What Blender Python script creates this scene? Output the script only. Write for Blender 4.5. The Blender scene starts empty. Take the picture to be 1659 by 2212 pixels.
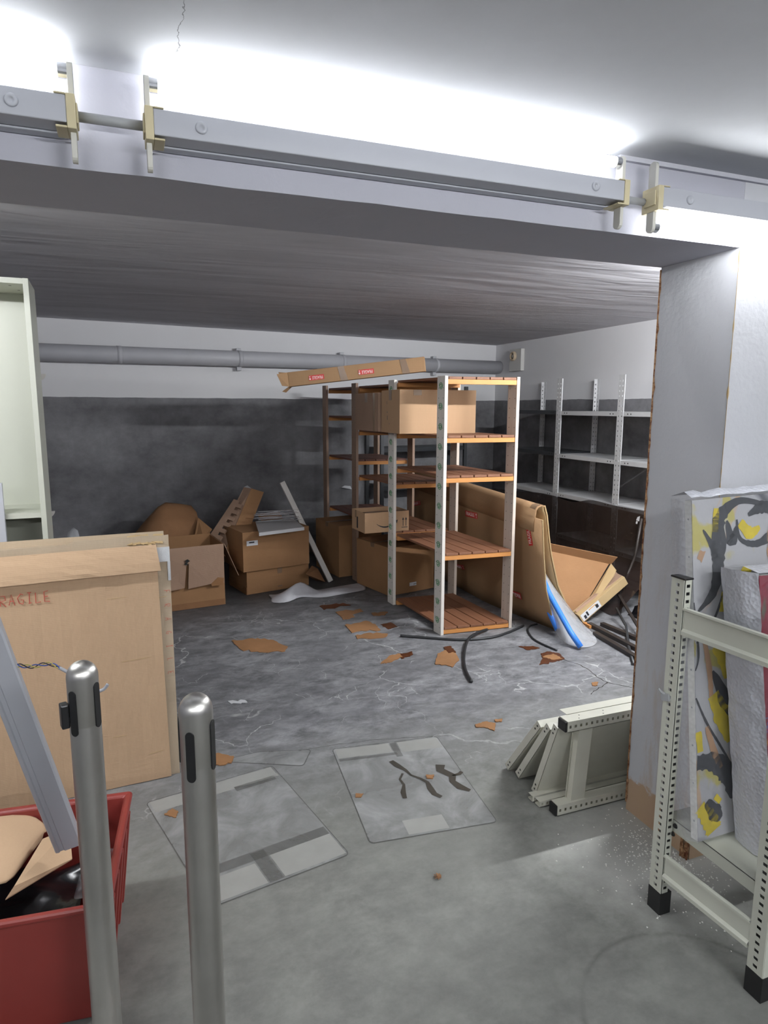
import bpy, math, random
from mathutils import Vector, Matrix, noise
random.seed(7)
S = bpy.context.scene
COL = S.collection
R = math.radians

# ------------------------------------------------------------------ camera
CAMH = 1.53
YAW, PITCH, ROLL, FPX = R(20.98), R(9.07), R(0.18), 1425.8
_f = Vector((math.sin(YAW)*math.cos(PITCH), math.cos(YAW)*math.cos(PITCH), -math.sin(PITCH)))
_r = Vector((math.cos(YAW), -math.sin(YAW), 0)); _u = _r.cross(_f)
_r2 = math.cos(ROLL)*_r + math.sin(ROLL)*_u; _u2 = -math.sin(ROLL)*_r + math.cos(ROLL)*_u
CAM = Vector((0, 0, CAMH))
cd = bpy.data.cameras.new('camera'); cam = bpy.data.objects.new('camera', cd); COL.objects.link(cam)
cam.matrix_world = Matrix(((_r2.x, _u2.x, -_f.x, 0), (_r2.y, _u2.y, -_f.y, 0), (_r2.z, _u2.z, -_f.z, CAMH), (0, 0, 0, 1)))
cd.sensor_fit = 'VERTICAL'; cd.sensor_height = 36.0; cd.lens = FPX/2212*36.0
cd.clip_start = 0.02
S.camera = cam

# ------------------------------------------------------------------ world, colour, exposure
w = bpy.data.worlds.new('world'); S.world = w; w.use_nodes = True
w.node_tree.nodes['Background'].inputs[0].default_value = (0.75, 0.82, 1.0, 1)
w.node_tree.nodes['Background'].inputs[1].default_value = 0.05
S.view_settings.view_transform = 'Standard'; S.view_settings.look = 'None'
S.view_settings.gamma = 1.0; S.view_settings.use_curve_mapping = False
S.view_settings.exposure = 0.0
S.render.film_transparent = False
S.cycles.use_denoising = True
S.cycles.max_bounces = 10; S.cycles.diffuse_bounces = 6; S.cycles.transparent_max_bounces = 12
S.cycles.sample_clamp_indirect = 4.0
S.cycles.caustics_reflective = False; S.cycles.caustics_refractive = False

TUBE_COL = (0.96, 0.985, 1.0)
TUBE_FRONT = 38.0      # the tubes on the beam
TUBE_ROOM = 215.0       # the tubes on the ceiling of the front room

FILL_BACK = 880.0       # added fill tube on the back room ceiling, out of view
FILL_BACK_LEFT = 270.0  # added fill tube behind the beam, also unseen

# survey helpers: where a sight line of the photograph meets a real plane
def _ray(x, y):
    return _r2*((x-829.5)/FPX) - _u2*((y-1106)/FPX) + _f
def fl(x, y, z=0.0):
    d = _ray(x, y); return CAM + d*((z-CAMH)/d.z)
def py(x, y, Y):
    d = _ray(x, y); return CAM + d*(Y/d.y)
def px(x, y, X):
    d = _ray(x, y); return CAM + d*(X/d.x)
BWP = Vector((4.15, 7.06, 0)); BWN = Vector((-0.1549, 0.988, 0)).normalized()
def pw(x, y, off=0.0):
    p = BWP - BWN*off; d = _ray(x, y); return CAM + d*((p-CAM).dot(BWN)/d.dot(BWN))

# ------------------------------------------------------------------ materials
def nodes(name):
    m = bpy.data.materials.new(name); m.use_nodes = True
    nt = m.node_tree; b = nt.nodes['Principled BSDF']
    return m, nt, b
def N(nt, t, **kw):
    n = nt.nodes.new(t)
    for k, v in kw.items():
        if k in n.inputs: n.inputs[k].default_value = v
        else: setattr(n, k, v)
    return n
def ramp(nt, fac, stops):
    r = nt.nodes.new('ShaderNodeValToRGB'); e = r.color_ramp.elements
    while len(e) < len(stops): e.new(0.5)
    for i, (p, c) in enumerate(stops):
        e[i].position = p; e[i].color = (c[0], c[1], c[2], 1) if not isinstance(c, float) else (c, c, c, 1)
    nt.links.new(fac, r.inputs[0]); return r.outputs[0]
def math_(nt, op, a, b=None, c=None, clamp=False):
    n = nt.nodes.new('ShaderNodeMath'); n.operation = op; n.use_clamp = clamp
    for i, v in enumerate((a, b, c)):
        if v is None: continue
        if isinstance(v, (int, float)): n.inputs[i].default_value = v
        else: nt.links.new(v, n.inputs[i])
    return n.outputs[0]
def mix(nt, fac, a, b, mode='MIX'):
    n = nt.nodes.new('ShaderNodeMix'); n.data_type = 'RGBA'; n.blend_type = mode
    for sock, v in ((n.inputs[0], fac), (n.inputs[6], a), (n.inputs[7], b)):
        if isinstance(v, (int, float)): sock.default_value = v
        elif isinstance(v, tuple): sock.default_value = (v[0], v[1], v[2], 1)
        else: nt.links.new(v, sock)
    return n.outputs[2]
def pos(nt):
    return nt.nodes.new('ShaderNodeNewGeometry').outputs['Position']
def objc(nt):
    return nt.nodes.new('ShaderNodeTexCoord').outputs['Object']
def mapped(nt, vec, scale=(1, 1, 1), rot=(0, 0, 0), loc=(0, 0, 0)):
    m = nt.nodes.new('ShaderNodeMapping'); nt.links.new(vec, m.inputs[0])
    m.inputs['Scale'].default_value = scale; m.inputs['Rotation'].default_value = rot; m.inputs['Location'].default_value = loc
    return m.outputs[0]
def noisef(nt, vec, scale, detail=4, rough=0.55, dist=0.0):
    n = N(nt, 'ShaderNodeTexNoise', Scale=scale, Detail=detail, Roughness=rough, Distortion=dist)
    nt.links.new(vec, n.inputs['Vector']); return n.outputs['Fac']
def bump(nt, b, h, strength=0.2, dist=0.01):
    n = nt.nodes.new('ShaderNodeBump'); n.inputs['Strength'].default_value = strength; n.inputs['Distance'].default_value = dist
    nt.links.new(h, n.inputs['Height']); nt.links.new(n.outputs[0], b.inputs['Normal'])

def plain(name, col, rough=0.5, metal=0.0, var=0.06, scale=12, bmp=0.0, spec=0.5):
    m, nt, b = nodes(name)
    f = noisef(nt, pos(nt), scale, 3)
    c = mix(nt, f, tuple(x*(1-var) for x in col), tuple(min(1, x*(1+var)) for x in col))
    nt.links.new(c, b.inputs['Base Color'])
    b.inputs['Roughness'].default_value = rough; b.inputs['Metallic'].default_value = metal
    b.inputs['Specular IOR Level'].default_value = spec
    if bmp: bump(nt, b, noisef(nt, pos(nt), scale*8, 3), bmp, 0.004)
    return m

def cardboard(name, col, rough=0.85, stain=0.25, axis=2):
    m, nt, b = nodes(name)
    P = pos(nt)
    f = noisef(nt, P, 3.5, 5, 0.6)
    f2 = noisef(nt, mapped(nt, P, (60, 60, 4) if axis == 2 else (4, 4, 60)), 3, 2)
    c = mix(nt, f, tuple(x*(1-stain) for x in col), tuple(min(1, x*(1+stain*0.5)) for x in col))
    c = mix(nt, math_(nt, 'MULTIPLY', f2, 0.25), c, tuple(x*0.72 for x in col))
    nt.links.new(c, b.inputs['Base Color'])
    b.inputs['Roughness'].default_value = rough
    b.inputs['Specular IOR Level'].default_value = 0.25
    wv = N(nt, 'ShaderNodeTexWave', Scale=45.0, Distortion=0.4); wv.bands_direction = 'Z'
    nt.links.new(P, wv.inputs['Vector'])
    h = math_(nt, 'ADD', math_(nt, 'MULTIPLY', wv.outputs['Fac'], 0.05), noisef(nt, P, 9, 4))
    bump(nt, b, h, 0.25, 0.012)
    return m

M = {}
M['card_near'] = cardboard('cardboard_tan', (0.56, 0.385, 0.245), stain=0.10)
M['card_strip'] = cardboard('cardboard_pale', (0.50, 0.40, 0.29), stain=0.10)
M['card_shelf'] = cardboard('cardboard_shelf', (0.50, 0.32, 0.19), stain=0.06)
M['card_brown'] = cardboard('cardboard_brown', (0.35, 0.19, 0.092), stain=0.32)
M['card_damp'] = cardboard('cardboard_damp', (0.30, 0.155, 0.075), stain=0.45)
M['card_pink'] = cardboard('cardboard_dusty', (0.36, 0.235, 0.165), stain=0.18)
M['card_frag'] = cardboard('cardboard_sheet', (0.37, 0.225, 0.12), stain=0.15)
M['card_edge'] = cardboard('cardboard_edge', (0.50, 0.36, 0.19), stain=0.2)
M['card_scrap'] = cardboard('cardboard_scrap', (0.34, 0.175, 0.08), stain=0.6)
M['card_wet'] = cardboard('cardboard_wet', (0.10, 0.035, 0.015), stain=0.5, rough=0.4)
M['tape'] = plain('clear_tape', (0.30, 0.20, 0.125), rough=0.25, var=0.1)
M['tape_brown'] = plain('brown_tape', (0.20, 0.125, 0.075), rough=0.3, var=0.15)
M['tape_white'] = plain('white_tape', (0.60, 0.61, 0.63), rough=0.35, var=0.15, scale=40, bmp=0.3)
M['white_label'] = plain('white_label', (0.68, 0.69, 0.72), rough=0.5)
M['ink'] = plain('black_ink', (0.02, 0.02, 0.025), rough=0.6)
M['red_sticker'] = plain('red_sticker', (0.55, 0.035, 0.03), rough=0.4)
M['white_ink'] = plain('white_ink', (0.85, 0.78, 0.76), rough=0.5)
M['red_ink'] = plain('red_marker', (0.50, 0.11, 0.075), rough=0.8)
M['orange_ink'] = plain('orange_ink', (0.7, 0.33, 0.05), rough=0.6)
M['slot'] = plain('dark_recess', (0.012, 0.012, 0.012), rough=0.8)
M['black_plastic'] = plain('black_plastic', (0.012, 0.012, 0.013), rough=0.35)
M['rack_white'] = plain('cream_enamel', (0.60, 0.61, 0.53), rough=0.35, var=0.04)
M['pile_white'] = plain('cream_enamel_dusty', (0.60, 0.59, 0.51), rough=0.45, var=0.10)
M['rack_grey'] = plain('grey_enamel', (0.52, 0.52, 0.53), rough=0.45, var=0.08)
M['rack_dark'] = plain('dark_steel_and_shade', (0.035, 0.038, 0.042), rough=0.4)
M['lamp_white'] = plain('lamp_enamel', (0.43, 0.44, 0.48), rough=0.4, var=0.03)
M['lamp_holder'] = plain('lamp_holder_plastic', (0.55, 0.54, 0.49), rough=0.5, var=0.06)
M['yellowed'] = plain('yellowed_plastic', (0.56, 0.49, 0.31), rough=0.5, var=0.15)
M['conduit'] = plain('grey_conduit', (0.33, 0.34, 0.35), rough=0.5)
M['red_bin'] = plain('red_plastic', (0.25, 0.035, 0.028), rough=0.42, var=0.1)
M['melamine'] = plain('white_melamine', (0.50, 0.51, 0.44), rough=0.4, var=0.02)
M['melamine_side'] = plain('white_melamine_side', (0.42, 0.43, 0.43), rough=0.5, var=0.03)
M['white_wood'] = plain('white_paint_wood', (0.60, 0.57, 0.54), rough=0.5, var=0.08)
M['chrome'] = plain('wire_steel', (0.75, 0.76, 0.78), rough=0.25, metal=1.0)
M['blue_foam'] = plain('blue_tube', (0.05, 0.24, 0.80), rough=0.45, var=0.06)
M['rubber'] = plain('black_rubber', (0.02, 0.021, 0.023), rough=0.45)
M['panel_grey'] = plain('grey_panel', (0.42, 0.41, 0.41), rough=0.35, var=0.06)
M['pipe'] = plain('painted_pipe', (0.45, 0.45, 0.48), rough=0.5, var=0.08, scale=5)
M['cream_box'] = plain('cream_box', (0.52, 0.51, 0.49), rough=0.6)
M['powder'] = plain('plaster_powder', (0.78, 0.78, 0.74), rough=0.95)
M['bar_dark'] = plain('dark_rusty_bar', (0.028, 0.021, 0.018), rough=0.5, var=0.4)
M['green_paint'] = plain('green_stamp', (0.10, 0.27, 0.13), rough=0.7)

def wood(name, c1, c2, rough=0.6, axis=1, sc=1.0):
    m, nt, b = nodes(name)
    P = pos(nt)
    s = (40*sc, 2.5*sc, 40*sc) if axis == 1 else (2.5*sc, 40*sc, 40*sc) if axis == 0 else (40*sc, 40*sc, 2.5*sc)
    f = noisef(nt, mapped(nt, P, s), 1.0, 5, 0.6, 0.4)
    f2 = noisef(nt, P, 2.3, 3)
    c = mix(nt, f, c1, c2)
    c = mix(nt, math_(nt, 'MULTIPLY', f2, 0.35), c, tuple(x*0.6 for x in c1))
    nt.links.new(c, b.inputs['Base Color']); b.inputs['Roughness'].default_value = rough
    bump(nt, b, f, 0.15, 0.003)
    return m
M['slat'] = wood('stained_slat', (0.17, 0.068, 0.034), (0.30, 0.135, 0.07))
M['slat_dark'] = wood('stained_slat_dark', (0.13, 0.05, 0.035), (0.20, 0.085, 0.055))
M['batten'] = wood('orange_batten', (0.55, 0.22, 0.055), (0.72, 0.34, 0.11), axis=0)
M['post'] = wood('pale_post', (0.60, 0.50, 0.42), (0.80, 0.71, 0.62), axis=2)
M['post_dark'] = wood('brown_post', (0.26, 0.165, 0.115), (0.36, 0.24, 0.17), axis=2)
M['post_white'] = wood('whitewashed_post', (0.72, 0.67, 0.61), (0.88, 0.84, 0.78), axis=2)

# brushed steel
m, nt, b = nodes('brushed_steel'); P = objc(nt)
f = noisef(nt, mapped(nt, P, (4, 4, 220)), 2, 4); f2 = noisef(nt, P, 6, 4)
nt.links.new(mix(nt, f2, (0.50, 0.485, 0.46), (0.75, 0.73, 0.70)), b.inputs['Base Color'])
b.inputs['Metallic'].default_value = 1.0
nt.links.new(math_(nt, 'MULTIPLY_ADD', f2, 0.22, 0.26), b.inputs['Roughness'])
b.inputs['Anisotropic'].default_value = 0.6
bump(nt, b, f, 0.06, 0.001)
M['steel'] = m

# tubes
def emit(name, st):
    m, nt, b = nodes(name)
    b.inputs['Base Color'].default_value = (0.9, 0.9, 0.9, 1)
    b.inputs['Emission Color'].default_value = (*TUBE_COL, 1); b.inputs['Emission Strength'].default_value = st
    return m
M['tube'] = emit('lit_tube', TUBE_FRONT); M['tube_room'] = emit('lit_tube_room', TUBE_ROOM)
M['fill_back'] = emit('fill_tube_back', FILL_BACK); M['fill_back_left'] = emit('fill_tube_back_left', FILL_BACK_LEFT)

# translucent films
def film(name, col, alpha, rough=0.2, bscale=40, bstr=0.4, voronoi=False, spec=0.5):
    m, nt, b = nodes(name)
    b.inputs['Base Color'].default_value = (*col, 1); b.inputs['Roughness'].default_value = rough
    b.inputs['Specular IOR Level'].default_value = spec
    P = pos(nt)
    if voronoi:
        v = N(nt, 'ShaderNodeTexVoronoi', Scale=bscale); nt.links.new(P, v.inputs['Vector'])
        bump(nt, b, v.outputs['Distance'], bstr, 0.006)
        f = v.outputs['Distance']
    else:
        f = noisef(nt, P, bscale, 4); bump(nt, b, f, bstr, 0.01)
    nt.links.new(math_(nt, 'MULTIPLY_ADD', f, alpha*0.5, alpha*0.75, True), b.inputs['Alpha'])
    return m
M['bubble'] = film('bubble_film', (0.75, 0.76, 0.80), 0.075, 0.12, 95, 0.8, True)
M['bubble_thick'] = film('bubble_film_layers', (0.58, 0.59, 0.64), 1.25, 0.25, 95, 0.35, True)
M['bubble_side'] = film('bubble_side_film', (0.60, 0.61, 0.66), 0.26, 0.15, 95, 0.7, True)
M['clear_film'] = film('clear_film', (0.70, 0.71, 0.74), 0.40, 0.15, 14, 0.9)
M['milky_film'] = film('milky_film', (0.60, 0.60, 0.64), 0.80, 0.3, 10, 0.7)
M['smoke_film'] = film('smoked_film', (0.030, 0.020, 0.017), 0.86, 0.22, 3, 0.6, spec=0.35)
M['black_film'] = film('black_film', (0.010, 0.010, 0.012), 1.3, 0.22, 5, 0.9)

# floor
m, nt, b = nodes('concrete_floor'); P = pos(nt)
sx = nt.nodes.new('ShaderNodeSeparateXYZ'); nt.links.new(P, sx.inputs[0]); X_, Y_, Z_ = sx.outputs
big = noisef(nt, P, 1.6, 6, 0.6, 0.3); mid = noisef(nt, mapped(nt, P, (1, 1.3, 1)), 7.5, 9, 0.70, 0.12); fine = noisef(nt, P, 60, 3)
front = mix(nt, ramp(nt, mid, [(0.30, 0.0), (0.70, 1.0)]), (0.115, 0.117, 0.107), (0.250, 0.253, 0.234))
front = mix(nt, ramp(nt, big, [(0.35, 0.0), (0.65, 1.0)]), front, (0.195, 0.197, 0.183), 'MIX')
front = mix(nt, 0.5, mix(nt, ramp(nt, mid, [(0.30, 0.0), (0.70, 1.0)]), (0.115, 0.117, 0.107), (0.250, 0.253, 0.234)), front)
mid2 = noisef(nt, mapped(nt, P, (1, 1.7, 1), (0, 0, 0.2)), 6.0, 10, 0.76, 0.25)
back = mix(nt, ramp(nt, mid2, [(0.36, 0.0), (0.64, 1.0)]), (0.075, 0.076, 0.083), (0.32, 0.322, 0.34))
bl = noisef(nt, mapped(nt, P, (1, 1.7, 1)), 2.2, 5, 0.6)
back = mix(nt, ramp(nt, bl, [(0.42, 0.0), (0.62, 0.55)]), back, (0.11, 0.11, 0.12))
warp = N(nt, 'ShaderNodeTexNoise', Scale=5.0, Detail=4.0); nt.links.new(P, warp.inputs['Vector'])
vm = nt.nodes.new('ShaderNodeVectorMath'); vm.operation = 'MULTIPLY_ADD'
nt.links.new(warp.outputs['Color'], vm.inputs[0]); vm.inputs[1].default_value = (0.28, 0.28, 0); nt.links.new(P, vm.inputs[2])
v = N(nt, 'ShaderNodeTexVoronoi', Scale=2.6); v.feature = 'DISTANCE_TO_EDGE'; nt.links.new(vm.outputs[0], v.inputs['Vector'])
v2 = N(nt, 'ShaderNodeTexVoronoi', Scale=6.5); v2.feature = 'DISTANCE_TO_EDGE'; nt.links.new(vm.outputs[0], v2.inputs['Vector'])
msk = ramp(nt, noisef(nt, P, 1.9, 3), [(0.52, 0.0), (0.60, 1.0)])
msk2 = ramp(nt, noisef(nt, mapped(nt, P, loc=(5, 3, 0)), 2.5, 3), [(0.57, 0.0), (0.63, 1.0)])
cr = math_(nt, 'MULTIPLY', ramp(nt, v.outputs['Distance'], [(0.0, 1.0), (0.011, 0.0)]), msk)
cr2 = math_(nt, 'MULTIPLY', ramp(nt, v2.outputs['Distance'], [(0.0, 0.9), (0.014, 0.0)]), msk2)
back = mix(nt, math_(nt, 'MULTIPLY', math_(nt, 'MAXIMUM', cr, cr2), 0.85), back, (0.60, 0.60, 0.60))
# blotches of brown rot and wet soot towards the boxes
rotm = math_(nt, 'MULTIPLY', ramp(nt, noisef(nt, mapped(nt, P, (1, 2.4, 1), loc=(2, 1, 0)), 4.5, 5, 0.65), [(0.56, 0.0), (0.62, 1.0)]),
             ramp(nt, math_(nt, 'ADD', Y_, math_(nt, 'MULTIPLY', big, 1.5)), [(0.0, 0.0), (1.0, 1.0)]))
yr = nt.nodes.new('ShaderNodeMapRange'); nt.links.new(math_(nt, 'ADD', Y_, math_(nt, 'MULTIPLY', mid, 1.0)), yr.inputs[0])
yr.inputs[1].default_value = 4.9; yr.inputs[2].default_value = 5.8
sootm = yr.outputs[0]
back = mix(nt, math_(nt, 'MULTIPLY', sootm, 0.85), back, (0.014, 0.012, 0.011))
yr2 = nt.nodes.new('ShaderNodeMapRange'); nt.links.new(math_(nt, 'ADD', Y_, math_(nt, 'MULTIPLY', mid, 0.9)), yr2.inputs[0])
yr2.inputs[1].default_value = 2.6; yr2.inputs[2].default_value = 3.4
colr = mix(nt, yr2.outputs[0], front, back)
# ring left by a drum, near the metal rack
ring = nt.nodes.new('ShaderNodeVectorMath'); ring.operation = 'DISTANCE'; nt.links.new(P, ring.inputs[0]); ring.inputs[1].default_value = (1.27, 1.03, 0)
rd = math_(nt, 'ABSOLUTE', math_(nt, 'SUBTRACT', math_(nt, 'ADD', ring.outputs['Value'], math_(nt, 'MULTIPLY', mid, 0.02)), 0.318))
rm = math_(nt, 'MULTIPLY', ramp(nt, rd, [(0.0, 1.0), (0.011, 0.0)]), ramp(nt, noisef(nt, P, 7, 3), [(0.35, 0.2), (0.6, 1.0)]))
colr = mix(nt, math_(nt, 'MULTIPLY', rm, 0.6), colr, (0.045, 0.042, 0.035))
# white plaster dust round the foot of the pier
dd = nt.nodes.new('ShaderNodeVectorMath'); dd.operation = 'DISTANCE'; nt.links.new(mapped(nt, P, (1, 1.0, 1)), dd.inputs[0]); dd.inputs[1].default_value = (1.66, 1.62, 0)
dm = ramp(nt, math_(nt, 'ADD', dd.outputs['Value'], math_(nt, 'MULTIPLY', noisef(nt, P, 14, 5, 0.7), 0.25)), [(0.34, 1.0), (0.58, 0.0)])
colr = mix(nt, math_(nt, 'MULTIPLY', dm, 0.75), colr, (0.48, 0.48, 0.45))
colr = mix(nt, math_(nt, 'MULTIPLY', fine, 0.12), colr, (0.42, 0.42, 0.41))
nt.links.new(colr, b.inputs['Base Color'])
nt.links.new(math_(nt, 'MULTIPLY_ADD', mid, -0.25, 0.68), b.inputs['Roughness'])
b.inputs['Specular IOR Level'].default_value = 0.35
bump(nt, b, math_(nt, 'ADD', mid, math_(nt, 'MULTIPLY', fine, 0.2)), 0.12, 0.01)
M['floor'] = m

# floor film patches (thin lighter sheet stuck to the concrete)
m, nt, b = nodes('stuck_sheet'); P = pos(nt)
f = noisef(nt, P, 5, 6, 0.6, 0.6)
c = mix(nt, ramp(nt, f, [(0.3, 0.0), (0.7, 1.0)]), (0.26, 0.265, 0.26), (0.50, 0.505, 0.51))
nt.links.new(c, b.inputs['Base Color']); b.inputs['Roughness'].default_value = 0.42
nt.links.new(math_(nt, 'MULTIPLY_ADD', f, 0.6, 0.22, True), b.inputs['Alpha'])
bump(nt, b, f, 0.1, 0.01)
M['sheet'] = m
M['sheet_band'] = film('sheet_band', (0.54, 0.54, 0.51), 0.50, 0.4, 6, 0.05)
M['sheet_dark'] = film('sheet_dark_band', (0.13, 0.13, 0.12), 0.40, 0.5, 6, 0.05)
M['wet_mark'] = plain('wet_mark', (0.055, 0.052, 0.045), rough=0.25, var=0.3)

# painted walls
def paint(name, white, lower=None, zline=1.605, bscale=25, bstr=0.1, streak=False, plaster=False):
    m, nt, b = nodes(name); P = pos(nt)
    f = noisef(nt, P, 2.2, 6, 0.6)
    c = mix(nt, f, tuple(x*0.93 for x in white), tuple(min(1, x*1.05) for x in white))
    sp = nt.nodes.new('ShaderNodeSeparateXYZ'); nt.links.new(P, sp.inputs[0])
    if streak:
        s = noisef(nt, mapped(nt, P, (0.7, 3.6, 1), (0, 0, 0.12)), 1.5, 3, 0.5, 0.6)
        c = mix(nt, ramp(nt, s, [(0.45, 0.0), (0.75, 0.5)]), c, tuple(x*0.70 for x in white))
        bump(nt, b, s, 0.35, 0.03)
    else:
        bump(nt, b, math_(nt, 'ADD', math_(nt, 'MULTIPLY', noisef(nt, P, bscale, 4), 0.3), noisef(nt, P, 4, 4)), bstr, 0.02)
    if lower:
        n1 = noisef(nt, mapped(nt, P, (1, 1, 1.3)), 2.2, 9, 0.68, 0.05); n2 = noisef(nt, mapped(nt, P, (9, 9, 1)), 2.5, 4)
        lo = mix(nt, ramp(nt, n1, [(0.32, 0.0), (0.72, 1.0)]), tuple(x*0.62 for x in lower), tuple(x*1.55 for x in lower))
        lo = mix(nt, ramp(nt, n2, [(0.55, 0.0), (0.8, 0.35)]), lo, (0.14, 0.14, 0.15))
        zz = math_(nt, 'ADD', sp.outputs[2], math_(nt, 'MULTIPLY', noisef(nt, P, 3.0, 4), 0.02))
        k = math_(nt, 'LESS_THAN', zz, zline+0.01)
        c = mix(nt, k, c, lo)
    if plaster:
        n1 = noisef(nt, P, 7, 6, 0.7, 0.4)
        zz = math_(nt, 'ADD', sp.outputs[2], math_(nt, 'MULTIPLY', n1, 0.20))
        k = ramp(nt, zz, [(0.225, 1.0), (0.24, 0.0)])
        c = mix(nt, k, c, (0.44, 0.31, 0.21))
        zz2 = nt.nodes.new('ShaderNodeMapRange'); nt.links.new(sp.outputs[2], zz2.inputs[0])
        zz2.inputs[1].default_value = 1.3; zz2.inputs[2].default_value = 0.0
        st = math_(nt, 'MULTIPLY', ramp(nt, noisef(nt, mapped(nt, P, (1, 4, 0.8)), 5, 6, 0.7), [(0.48, 0.0), (0.66, 0.6)]), zz2.outputs[0])
        c = mix(nt, st, c, (0.45, 0.32, 0.20))
    nt.links.new(c, b.inputs['Base Color']); b.inputs['Roughness'].default_value = 0.8
    b.inputs['Specular IOR Level'].default_value = 0.25
    return m
M['wall_white'] = paint('white_wall', (0.50, 0.50, 0.55))
M['wall_beam'] = paint('white_beam', (0.44, 0.44, 0.495), bstr=0.25)
M['wall_two'] = paint('two_tone_wall', (0.66, 0.655, 0.67), (0.170, 0.168, 0.176))
M['pier'] = paint('pier_paint', (0.54, 0.545, 0.575), plaster=True, bscale=60, bstr=0.3)
M['ceil_back'] = paint('back_ceiling', (0.57, 0.56, 0.59), streak=True)
# front ceiling with its hairline crack
m, nt, b = nodes('front_ceiling'); P = pos(nt)
sp = nt.nodes.new('ShaderNodeSeparateXYZ'); nt.links.new(P, sp.inputs[0])
f = noisef(nt, P, 4, 6, 0.62)
c = mix(nt, f, (0.48, 0.49, 0.51), (0.60, 0.61, 0.64))
wob = math_(nt, 'MULTIPLY', noisef(nt, P, 11, 5, 0.6), 0.06)
lx = math_(nt, 'ABSOLUTE', math_(nt, 'SUBTRACT', math_(nt, 'ADD', sp.outputs[0], wob), 0.150))
k = math_(nt, 'MULTIPLY', math_(nt, 'LESS_THAN', lx, 0.0007), math_(nt, 'LESS_THAN', sp.outputs[1], 1.46))
c = mix(nt, math_(nt, 'MULTIPLY', k, 0.8), c, (0.10, 0.10, 0.10))
nt.links.new(c, b.inputs['Base Color']); b.inputs['Roughness'].default_value = 0.85
bump(nt, b, f, 0.15, 0.01)
M['ceil_front'] = m
# rust bead
m, nt, b = nodes('rusty_bead'); P = pos(nt)
f = noisef(nt, P, 45, 4, 0.7)
nt.links.new(mix(nt, ramp(nt, f, [(0.4, 0.0), (0.6, 1.0)]), (0.13, 0.04, 0.014), (0.42, 0.25, 0.13)), b.inputs['Base Color'])
b.inputs['Roughness'].default_value = 0.9; bump(nt, b, f, 0.8, 0.01)
M['rust'] = m
# canvases
def canvas(name, base, cols, sc, seed):
    m, nt, b = nodes(name); P = objc(nt)
    c = base
    for i, (col, lo, hi, s) in enumerate(cols):
        f = noisef(nt, mapped(nt, P, (1, 1, 0.6), (0, 0.5*i, 0), (seed+i*3.1, 0, i*1.7)), s*sc, 3, 0.5, 1.6)
        c = mix(nt, ramp(nt, f, [(lo, 0.0), (hi, 1.0)]), c, col)
    nt.links.new(c, b.inputs['Base Color']); b.inputs['Roughness'].default_value = 0.5
    bump(nt, b, noisef(nt, P, 20, 4), 0.3, 0.004)
    return m
M['canvas_a'] = canvas('canvas_abstract', (0.42, 0.42, 0.44), [((0.50, 0.36, 0.25), 0.60, 0.64, 4), ((0.45, 0.40, 0.12), 0.63, 0.68, 5), ((0.10, 0.105, 0.12), 0.60, 0.70, 3.4)], 1.0, 1)
M['canvas_b'] = canvas('canvas_crimson', (0.20, 0.010, 0.028), [((0.08, 0.075, 0.05), 0.55, 0.60, 5), ((0.50, 0.30, 0.03), 0.60, 0.63, 5), ((0.06, 0.13, 0.30), 0.64, 0.66, 6)], 1.0, 9)

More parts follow.
